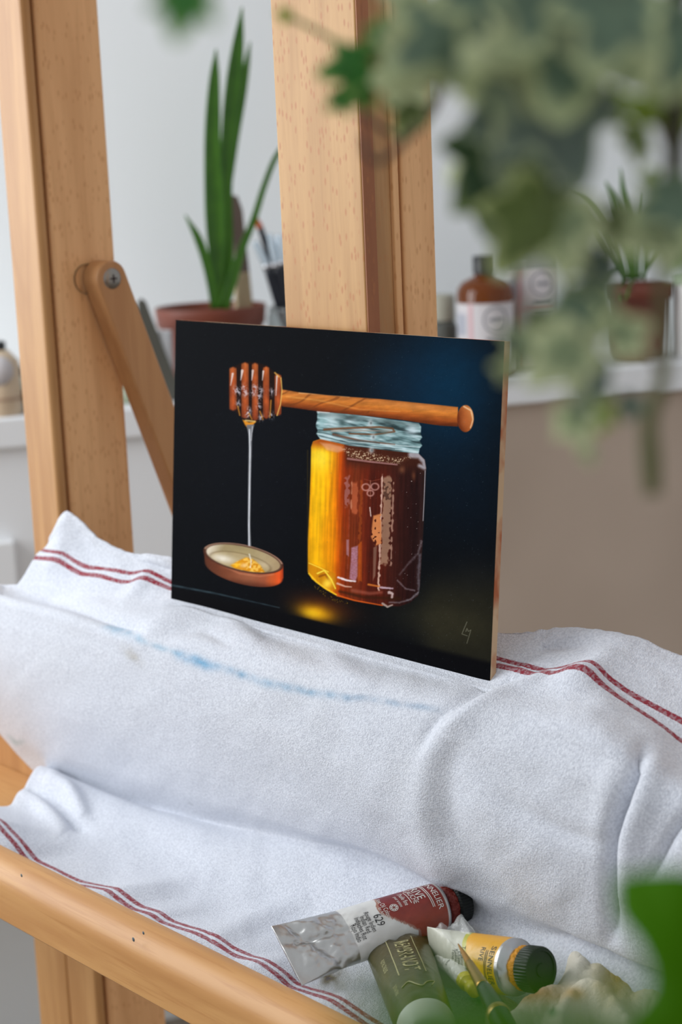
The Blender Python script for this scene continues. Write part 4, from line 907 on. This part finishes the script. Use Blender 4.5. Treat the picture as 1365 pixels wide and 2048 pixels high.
# brush jar with brushes
jc = base_at(590, -.10)
jar = thing('brush_jar', 'glass jar of paint brushes beside the terracotta pot', 'jar', tuple(jc))
glass = newmat('clear_glass', (235, 240, 240), .05, Transmission_Weight=.85, IOR=1.45)
v, f = lathe([(.0001, 0), (.032, 0), (.034, .004), (.034, .088), (.031, .096), (.0315, .10), (.0295, .10), (.0290, .096), (.0318, .088), (.0318, .006), (.0001, .006)], 48, jc); mesh('jar_body', v, f, glass, jar)
navy = newmat('dark_brush_lacquer', (22, 28, 38), .3); capm = newmat('clear_brush_cap', (205, 222, 234), .15, metal=.3, spec=.8)
def bbrush(top, ring, low, r, label, kind):
    P0, P1, P2 = bgp(*top, -.095), bgp(*ring, -.095), bgp(*low, -.10); t = thing('paint_brush', label, 'paint brush', tuple(P2), 'paint brushes in the glass jar')
    if kind == 'cap':
        v, f = pipe([P0, P0 * .5 + P1 * .5, P1], [r * .75, r, r], 16, 5); mesh('brush_cap', v, f, capm, t)
        v, f = lathe([(r * .6, -.004), (r * 1.25, -.002), (r * 1.25, .002), (r * .6, .004)], 20, P1, P0 - P1); mesh('ferrule', v, f, SILVER, t)
    else:
        v, f = pipe([P0, P0 * .6 + P1 * .4, P1], [r * .3, r * .9, r], 14, 5); mesh('handle_tip', v, f, newmat('orange_tip', (206, 92, 30), .4), t, True, 'orange tip')
    v, f = pipe([P1, P1 * .5 + P2 * .5, P2], [r, r * 1.2, r * .9], 14, 5); mesh('handle', v, f, navy, t)
bbrush((511, 484), (534, 532), (585, 690), .0052, 'capped brush leaning furthest left in the glass jar', 'cap')
bbrush((538, 468), (551, 530), (592, 690), .0056, 'upright capped brush in the glass jar second from left', 'cap')
bbrush((556, 470), (565, 525), (596, 690), .0054, 'capped brush in the glass jar half hidden by the easel mast', 'cap')
bbrush((506, 428), (521, 456), (600, 690), .0042, 'dark brush with an orange tip pointing up from the glass jar', 'tip')
# bottles
amber = newmat('amber_oil_glass', (126, 62, 4), .06, Transmission_Weight=.45, IOR=1.4); label_m = newmat('paper_label', (206, 202, 204), .6); pink = newmat('pink_print', (204, 164, 168), .6); grey_ink = newmat('grey_print', (120, 122, 130), .6)
clearl = newmat('clear_liquid', (176, 180, 182), .08, Transmission_Weight=.5, IOR=1.4)
def bottle(px, d, r, h_sh, h_lab, h_tot, glass_m, label, zr):
    c = base_at(px, d); t = thing('medium_bottle', label, 'bottle', tuple(c), None)
    v, f = lathe([(.0001, 0), (r * .92, 0), (r, .003), (r, h_sh - r * .50), (r * .96, h_sh - r * .34), (r * .80, h_sh - r * .12), (r * .55, h_sh), (r * .36, h_sh + .003), (r * .34, h_sh + .010), (.0001, h_sh + .010)], 56, c); mesh('bottle_body', v, f, glass_m, t)
    v, f = lathe([(r * .40, h_sh + .006), (r * .40, h_tot), (r * .37, h_tot + .001), (.0001, h_tot + .001)], 40, c); mesh('cap', v, f, BLACK, t)
    # label band facing the room
    view = _n((CAM - c) * [1, 1, 0]); side = np.array([-view[1], view[0], 0])
    def patch(a0, a1, z0, z1, mat, name, par, k=1.004):
        A_ = np.linspace(a0, a1, 24); G = np.zeros((3, 24, 3))
        for i, z in enumerate((z0, (z0 + z1) / 2, z1)): G[i] = c + (view[None] * np.cos(A_)[:, None] + side[None] * np.sin(A_)[:, None]) * r * k + np.array([0, 0, z])
        v, f = grid(G); return mesh(name, v, f, mat, par)
    lb = patch(-1.75, 1.75, .006, h_lab, label_m, 'label', t)
    patch(-.62, -.46, .006, h_lab - .0002, pink, 'label_stripe', lb, 1.009)
    # round mark and illegible lines, right of centre
    parts = []
    for k2 in range(36):
        an, a2 = 2 * math.pi * k2 / 36, 2 * math.pi * (k2 + 1) / 36; q4 = []
        for (rr, aa) in ((zr * .88, an), (zr, an), (zr, a2), (zr * .88, a2)):
            th = .38 + math.cos(aa) * rr / r; q4.append(c + (view * math.cos(th) + side * math.sin(th)) * r * 1.010 + np.array([0, 0, h_lab - zr - .004 + math.sin(aa) * rr]))
        parts.append((np.array(q4), [(0, 1, 2, 3)]))
    V, Fq = cat_meshes(parts); mesh('round_mark', V, Fq, grey_ink, lb)
    zc_ = h_lab - zr - .004
    patch(.38 - .55 * zr / r, .38 + .55 * zr / r, zc_ - .0018, zc_ + .0018, grey_ink, 'print_line', lb, 1.010)
    patch(.02, .80, zc_ - zr - .010, zc_ - zr - .006, grey_ink, 'print_line', lb, 1.010)
    patch(-.40, .95, zc_ - zr - .018, zc_ - zr - .0135, pink, 'label_stripe', lb, 1.010)
    patch(.0, .9, zc_ - zr - .025, zc_ - zr - .0235, grey_ink, 'print_line', lb, 1.010)
    patch(-1.35, -.75, zc_ - .02, zc_ + .008, newmat('small_print', (170, 172, 182), .6), 'small_print', lb, 1.008)
    return t
zz_ = lambda px, py, d: float(bgp(px, py, d)[2]) - SH
bottle(973, -.05, .0365, zz_(973, 556, -.05), zz_(973, 603, -.05), zz_(966, 513, -.05), amber, 'amber oil bottle with a white and pink label and black cap right of the mast', .017)
bottle(1070, -.075, .0340, zz_(1070, 492, -.075), zz_(1070, 532, -.075), zz_(1070, 452, -.075), clearl, 'tall clear bottle with a white and pink label right of the amber bottle', .017)
# small jar near the mast
c = base_at(884, -.13); sj = thing('small_jar', 'small pale jar with an olive lid between mast and amber bottle', 'jar', tuple(c)); hj = zz_(884, 640, -.13)
v, f = lathe([(.0001, 0), (.020, 0), (.022, .004), (.022, hj - .01), (.018, hj), (.0001, hj)], 32, c); mesh('jar_body', v, f, newmat('dark_jar', (96, 98, 92), .4), sj)
v, f = lathe([(.0195, hj), (.0195, hj + .032), (.017, hj + .034), (.0001, hj + .034)], 32, c); mesh('lid', v, f, newmat('olive_lid', (176, 174, 158), .5), sj)
# right pot
pc = base_at(1277, -.09); ph = zz_(1277, 566, -.09); p2 = thing('potted_plant', 'small spiky green plant in a terracotta pot behind the hanging ivy', 'potted plant', tuple(pc))
v, f = lathe([(.0001, 0), (.034, 0), (.036, .002), (.041, ph - .022), (.045, ph - .021), (.0465, ph), (.044, ph), (.040, ph - .018), (.0001, ph - .018)], 48, pc); mesh('pot', v, f, terra, p2)
v, f = lathe([(.0001, ph - .010), (.0415, ph - .012)], 32, pc); mesh('soil', v, f, soil, p2)
green2 = newmat('spiky_leaf', (78, 120, 40), .45)
for pts, wd in (([(1265, 560), (1250, 470), (1230, 400), (1212, 362)], 20), ([(1272, 560), (1262, 450), (1250, 390), (1243, 335)], 18), ([(1255, 560), (1220, 470), (1180, 410), (1135, 378)], 14), ([(1250, 560), (1215, 500), (1185, 450), (1165, 415)], 14), ([(1280, 560), (1280, 470), (1285, 430), (1290, 385)], 9), ([(1290, 560), (1300, 480), (1315, 430), (1322, 390)], 14), ([(1250, 555), (1242, 580), (1240, 600, .05), (1238, 590, .05)], 12), ([(1265, 555), (1230, 540), (1200, 560, .05), (1180, 585, .06)], 9), ([(1285, 555), (1320, 500), (1340, 470), (1365, 440)], 12), ([(1270, 555), (1262, 570, .03), (1256, 590, .055), (1250, 600, .055)], 8)):
    strap(pts, [wd * .6, wd, wd * .8, 1], -.09, green2, p2)
c = base_at(1392, -.06); mg = thing('white_canister', 'plain white canister at the right end of the sideboard', 'canister', tuple(c)); hm_ = zz_(1392, 545, -.06)
v, f = lathe([(.0001, 0), (.029, 0), (.030, .002), (.030, hm_ - .012), (.0285, hm_ - .01), (.0001, hm_ - .01)], 40, c); mesh('canister_body', v, f, WHITE_PLASTIC, mg); v, f = lathe([(.031, hm_ - .014), (.031, hm_), (.0001, hm_)], 40, c); mesh('lid', v, f, newmat('green_grey_lid', (170, 184, 160), .5), mg)
# things at the left end
c = base_at(-6, -.03); lb_ = thing('medium_bottle', 'tan bottle with a round white label and black cap left of the easel post', 'bottle', tuple(c)); h0 = zz_(-6, 700, -.03)
v, f = lathe([(.0001, 0), (.024, 0), (.025, .002), (.025, h0 - .014), (.013, h0), (.0001, h0)], 36, c); mesh('bottle_body', v, f, newmat('tan_glass', (206, 184, 156), .3), lb_)
v, f = lathe([(.0105, h0 - .002), (.0105, h0 + .010), (.0001, h0 + .0105)], 28, c); mesh('cap', v, f, BLACK, lb_)
view = _n((CAM - c) * [1, 1, 0]); v, f = lathe([(.0175, 0), (.0175, .0012), (.0001, .0014)], 32, c + view * .0248 + np.array([0, 0, zz_(0, 737, -.03)]), view); mesh('round_label', v, f, label_m, lb_)
v, f = lathe([(.0253, .018), (.0253, .022)], 36, c); mesh('brown_band', v, f, newmat('brown_band', (170, 140, 116), .5), lb_)
c = base_at(31, -.05); t = thing('paint_pot', 'pale mint plastic pot with a dark lid beside the round labelled bottle', 'pot', tuple(c)); h0 = zz_(30, 750, -.05)
v, f = lathe([(.0001, 0), (.016, 0), (.017, h0), (.0001, h0)], 32, c); mesh('pot_body', v, f, newmat('mint_plastic', (206, 226, 216), .4), t); v, f = lathe([(.0165, h0), (.0165, h0 + .010), (.0001, h0 + .010)], 32, c); mesh('lid', v, f, navy, t)
c = base_at(52, -.035); t = thing('ink_bottle', 'small brown bottle partly hidden behind the left easel post', 'bottle', tuple(c)); h0 = zz_(52, 775, -.035)
v, f = lathe([(.0001, 0), (.010, 0), (.0105, .01), (.0105, h0 - .006), (.006, h0), (.006, h0 + .006), (.0001, h0 + .006)], 28, c); mesh('bottle_body', v, f, newmat('brown_glass', (150, 106, 60), .2), t)
v, f = lathe([(.0108, .001), (.0108, .013)], 28, c); mesh('label', v, f, newmat('blue_grey_label', (190, 204, 212), .6), t)
c = base_at(258, -.05); t = thing('small_jar', 'small greenish jar with a dark band seen between post and strut', 'jar', tuple(c)); h0 = zz_(258, 768, -.05)
v, f = lathe([(.0001, 0), (.018, 0), (.019, .003), (.019, h0), (.0001, h0)], 32, c); mesh('jar_body', v, f, newmat('green_grey_jar', (146, 156, 132), .4), t)
v, f = lathe([(.0195, h0), (.0195, h0 + .004), (.0001, h0 + .004)], 32, c); mesh('rim_band', v, f, newmat('plum_band', (90, 66, 76), .5), t); v, f = lathe([(.018, h0 + .004), (.017, h0 + .016), (.0001, h0 + .017)], 32, c); mesh('lid', v, f, newmat('cream_lid', (206, 206, 190), .5), t)
lp = slab([(284, 596), (293, 604), (302, 628), (330, 700), (362, 780), (365, 818), (300, 818), (276, 640), (276, 604)], -.03, .006, newmat('dark_palette', (84, 84, 76), .6), None, 'leaning_palette'); tag(lp, 'dark grey palette leaning behind the slanting strut', 'palette')
c = base_at(326, -.045); t = thing('white_pot', 'small white pot in front of the terracotta pot', 'pot', tuple(c)); h0 = zz_(326, 662, -.045)
v, f = lathe([(.0001, 0), (.011, 0), (.0125, h0), (.011, h0), (.010, .004), (.0001, .004)], 32, c); mesh('pot_body', v, f, newmat('grey_white', (196, 198, 200), .5), t)

# ------------------------------------------------------------------ ivy in the foreground
def leaf_mesh(name, cmid, cedge, edge=.62, lob=1.0, seed=0):
    na, nr = 90, 14; an = np.linspace(0, 2 * math.pi, na, endpoint=False)
    tips = [(math.pi / 2, 1.0, .42), (math.pi / 2 + 1.05, .78, .36), (math.pi / 2 - 1.05, .78, .36), (math.pi / 2 + 2.15, .60, .45), (math.pi / 2 - 2.15, .60, .45)]
    R = np.full(na, .40)
    for (t0, rr, w) in tips:
        d = np.abs((an - t0 + math.pi) % (2 * math.pi) - math.pi); R = np.maximum(R, .40 + (rr - .40) * np.exp(-(d / w) ** 1.6) * lob + (rr - .4) * .2 * (1 - lob))
    nd = np.abs((an + math.pi / 2 + math.pi) % (2 * math.pi) - math.pi); R *= 1 - .55 * np.exp(-(nd / .22) ** 2)
    V = [(0, 0, 0)]; Cc = [1.0]
    for i in range(1, nr + 1):
        f_ = i / nr
        for k in range(na):
            x, y = R[k] * f_ * math.cos(an[k]), R[k] * f_ * math.sin(an[k]); z = -.16 * (x * x + y * y) + .05 * abs(math.sin(2.5 * an[k])) * f_ - .10 * abs(x)
            V.append((x, y, z)); Cc.append(f_)
    V = np.array(V); Cc = np.array(Cc); Cc[0] = 0
    Fs = [(0, 1 + k, 1 + (k + 1) % na) for k in range(na)]
    for i in range(nr - 1):
        for k in range(na): a = 1 + i * na + k; b = 1 + i * na + (k + 1) % na; Fs.append((a, a + na, b + na, b))
    nz = fbm(V[:, 0] * 3 + seed + 20, V[:, 1] * 3 + 20, 3); m = sstep(edge - .08, edge + .12, Cc + (nz - .45) * .45)[:, None]
    c = C3(cmid) * (1 - m) + C3(cedge) * m; c = c * (.8 + .4 * fbm(V[:, 0] * 7 + 40, V[:, 1] * 7 + seed + 40, 2))[:, None]
    vein = np.min([np.abs(np.cos(t0) * V[:, 1] - np.sin(t0) * V[:, 0]) + (np.cos(t0) * V[:, 0] + np.sin(t0) * V[:, 1] < 0) * 9 for t0, _, _ in tips], axis=0); vm = np.exp(-(vein / .02) ** 2)[:, None] * .2; c = c * (1 - vm) + C3((170, 186, 140)) * vm
    me = bpy.data.meshes.new(name); me.from_pydata([tuple(v) for v in V], [], Fs); me.polygons.foreach_set('use_smooth', [True] * len(me.polygons)); me.materials.append(leafm)
    at = me.color_attributes.new('paint', 'FLOAT_COLOR', 'POINT'); cc = np.ones((len(V), 4), np.float32); cc[:, :3] = nlin(c); at.data.foreach_set('color', cc.ravel()); return me
leafm = vcol_mat('ivy_leaf', .45, spec=.3)
bs = bsdf(leafm); bs.inputs['Subsurface Weight'].default_value = 0
LM = {'gray': leaf_mesh('ivy_leaf_grey', (92, 114, 92), (184, 194, 142), .78, .75, 1), 'dark': leaf_mesh('ivy_leaf_dark', (54, 80, 50), (136, 154, 90), .88, .8, 4), 'pale': leaf_mesh('ivy_leaf_pale', (134, 150, 110), (200, 208, 158), .55, .7, 7),
      'olive': leaf_mesh('ivy_leaf_olive', (88, 104, 46), (172, 182, 120), .78, .75, 11), 'lime': leaf_mesh('ivy_leaf_lime', (120, 146, 14), (156, 176, 40), .7, .7, 13), 'green': leaf_mesh('ivy_leaf_green', (48, 116, 40), (130, 170, 86), .78, .8, 17), 'blue': leaf_mesh('ivy_leaf_bluish', (94, 110, 100), (150, 164, 134), .85, .7, 19), 'brown': leaf_mesh('ivy_leaf_brown', (66, 56, 40), (96, 104, 60), .85, .7, 23)}
ivo = Vector(tuple(atdist((1300, -260), .36)))
ivy = thing('hanging_ivy', 'blurred variegated ivy trailing into the upper right foreground', 'ivy plant', tuple(ivo))
_first = {}
def place_leaf(kind, px, py, size, ang, dist, tilt=(0, 0)):
    size = size * (.82 if py > 480 else 1.0)
    """size in photo pixels, ang: direction of the tip in degrees, clockwise from up"""
    dist = dist * .88; P = atdist((px, py), dist); s = size * dist / F * .84
    a = math.radians(ang); ydir = UPC * math.cos(a) + RIGHT * math.sin(a); n = _n(BACK + RIGHT * tilt[0] + UPC * tilt[1]); ydir = _n(ydir - n * ydir.dot(n)); xdir = np.cross(ydir, n)
    if kind not in _first:
        o = bpy.data.objects.new('leaf', LM[kind]); _first[kind] = o
    else: o = _first[kind].copy()
    COL.objects.link(o); o.parent = ivy
    m = Matrix.Identity(4)
    for i in range(3): m[i][0] = xdir[i] * s; m[i][1] = ydir[i] * s; m[i][2] = n[i] * s; m[i][3] = P[i] - ivo[i]
    o.matrix_local = m
LV = [('gray', 905, 50, 230, 235, .36, (-.2, .3)), ('pale', 850, 90, 170, 215, .37, (.3, 0)), ('gray', 1010, -10, 260, 200, .35, (.1, .4)), ('gray', 1150, 60, 300, 190, .34, (0, .5)), ('blue', 1110, 190, 270, 160, .35, (.2, -.1)), ('pale', 1015, 160, 190, 200, .36, (-.5, .1)),
 ('pale', 1090, 100, 260, 250, .345, (.4, .5)), ('blue', 1040, 230, 210, 195, .36, (.1, 0)), ('green', 715, 130, 110, 255, .42, (.2, 0)), ('green', 725, 165, 80, 160, .425, (.3, -.3)), ('green', 690, 195, 64, 235, .42, (.1, .2)), ('olive', 765, 115, 90, 60, .42, (-.4, 0)), ('pale', 790, 150, 120, 120, .41, (.3, .4)), ('green', 760, 80, 70, 10, .42, (.4, 0)), ('olive', 820, 200, 110, 200, .41, (.5, .1)),
 ('pale', 830, 20, 110, 300, .40, (.2, 0)), ('lime', 572, 26, 36, 200, .46, (.5, .2)), ('dark', 830, 50, 70, 100, .41, (.5, .5)), ('dark', 1000, 300, 200, 215, .37, (.2, .1)), ('brown', 1050, 275, 110, 120, .36, (0, .2)), ('dark', 975, 370, 150, 175, .38, (-.3, .1)), ('pale', 945, 330, 130, 200, .385, (-.8, 0)),
 ('olive', 1078, 425, 210, 215, .35, (.1, .1)), ('gray', 1090, 380, 170, 230, .355, (.4, .2)), ('pale', 1140, 440, 150, 175, .35, (-.6, .2)), ('pale', 1130, 500, 130, 190, .35, (.3, .6)), ('blue', 1195, 520, 150, 190, .36, (.4, 0)), ('gray', 1190, 600, 150, 180, .355, (.3, .2)), ('olive', 1240, 440, 150, 140, .36, (.2, .7)),
 ('lime', 1235, 205, 90, 240, .37, (.2, .4)), ('lime', 1335, 205, 150, 100, .36, (.1, .6)), ('lime', 1290, 215, 100, 250, .365, (.3, .7)), ('pale', 1290, 40, 210, 170, .35, (.3, .4)), ('gray', 1370, 60, 220, 200, .35, (0, .3)), ('olive', 1345, 130, 140, 160, .36, (.6, .3)), ('olive', 1275, 270, 90, 190, .38, (.6, .3)), ('lime', 1307, 345, 34, 200, .40, (.2, .2)), ('gray', 1360, 400, 170, 240, .35, (.2, .5)),
 ('pale', 1340, 460, 170, 240, .35, (.1, .7)), ('green', 1370, 500, 150, 260, .36, (.1, .8)), ('gray', 1060, 690, 120, 300, .35, (.2, .3)), ('dark', 1090, 650, 130, 190, .355, (.2, 0)), ('gray', 1150, 620, 150, 205, .35, (-.2, .3)), ('pale', 1140, 700, 200, 230, .345, (.2, .2)), ('blue', 1180, 740, 150, 200, .35, (.3, .1)), ('pale', 1240, 670, 150, 60, .35, (.3, .4)),
 ('pale', 1020, 740, 70, 280, .36, (.3, 0)), ('lime', 1205, 820, 90, 195, .36, (.3, .3)), ('pale', 1150, 830, 130, 160, .35, (-.4, .3)), ('blue', 1265, 805, 80, 200, .37, (.2, .5)), ('pale', 1175, 900, 60, 180, .355, (.5, .5)), ('gray', 1110, -20, 260, 150, .33, (0, .2)), ('gray', 1230, 10, 240, 200, .33, (.2, .4)), ('dark', 990, 250, 120, 190, .37, (.1, .1)), ('green', 370, -8, 130, 190, .30, (.1, .3))]
for a_ in LV: place_leaf(*a_)
stem_b = newmat('brown_stem', (86, 66, 54), .7); stem_g = newmat('green_stem', (124, 140, 80), .6); stem_o = newmat('olive_stem', (88, 88, 40), .6)
def stem(pts, w, dist, mat):
    dist = dist * .95; P = [atdist(p, dist) for p in pts]; v, f = pipe(P, np.array(w) * 1.35 * dist / F / 2, 8, 6); mesh('stem', v, f, mat, ivy)
stem([(960, -60), (935, 60), (900, 120), (878, 190), (850, 240), (800, 290), (762, 322), (735, 312), (726, 270)], [12, 12, 12, 14, 12, 11, 10, 9, 8], .40, stem_b)
stem([(880, 150), (850, 170), (800, 165), (760, 150)], [12, 10, 8, 7], .40, stem_b); stem([(740, 120), (700, 100), (650, 70), (600, 44), (570, 28)], [6, 6, 7, 7, 6], .44, stem_g); stem([(720, 230), (770, 260), (810, 270), (850, 210)], [8, 9, 9, 9], .41, stem_b)
stem([(1365, -80), (1350, 100), (1352, 260), (1345, 380), (1330, 440)], [34, 34, 32, 30, 24], .33, newmat('dark_stem', (52, 50, 22), .7))
stem([(1330, 430), (1320, 560), (1335, 690), (1325, 760), (1300, 840), (1302, 920), (1306, 990)], [16, 16, 18, 22, 26, 32, 26], .33, stem_o); stem([(1040, -60), (1050, 120), (1050, 270), (1080, 420), (1130, 560), (1170, 700), (1200, 820)], [14, 14, 16, 14, 12, 12, 8], .37, stem_b)
stem([(1250, -60), (1262, 80), (1300, 190), (1340, 300)], [14, 14, 12, 10], .37, stem_b); stem([(1200, 560), (1245, 640), (1290, 700), (1325, 745)], [10, 10, 10, 10], .35, stem_b); stem([(372, -120), (371, -40), (370, 0)], [14, 14, 12], .30, stem_g)
# plant close to the lens, lower right
np0 = Vector(tuple(atdist((1420, 2500), .16)))
hp_ = thing('green_houseplant', 'very blurred bright green leaves at the lower right corner nearest the viewer', 'houseplant', tuple(np0))
gl = newmat('bright_leaf', (48, 84, 2), .7, spec=.04)
L(gl, mixc(gl, noise(gl, 40, det=2), (50, 100, 0), (64, 110, 2)), bsdf(gl).inputs['Base Color'])
def big_leaf(pl, dist, mat=gl, curl=.004):
    cxm, cym = np.mean([p[0] for p in pl]), np.mean([p[1] for p in pl]); P = catmull(np.array(list(pl) + [pl[0]], float), 6)[:-1]; V = []; R = 8; n = len(P)
    for i in range(R + 1):
        k_ = i / R
        for p in P: q = (cxm + (p[0] - cxm) * k_, cym + (p[1] - cym) * k_); V.append(atdist(q, dist + curl * k_ * k_ * (1 + math.sin(p[0] / 60))))
    Fs = [(i * n + k, i * n + (k + 1) % n, (i + 1) * n + (k + 1) % n, (i + 1) * n + k) for i in range(R) for k in range(n)]
    o = mesh('leaf', np.array(V), Fs, mat, hp_); m_ = o.modifiers.new('s', 'SOLIDIFY'); m_.thickness = .0004; return o
big_leaf([(1228, 1752), (1300, 1738), (1400, 1745), (1520, 1830), (1580, 2000), (1540, 2300), (1380, 2420), (1240, 2300), (1232, 2080), (1298, 1975), (1276, 1890), (1234, 1830)], .24)
big_leaf([(690, 2070), (770, 1985), (900, 1962), (1020, 1970), (1140, 1985), (1260, 1985), (1400, 1970), (1440, 2300), (1200, 2420), (900, 2400)], .092)
v, f = pipe([atdist((1440, 2700), .17), atdist((1430, 2500), .165), atdist((1420, 2300), .158), atdist((1400, 2100), .156)], [.0012, .0012, .001, .0005], 8, 5); mesh('stem', v, f, stem_g, hp_)
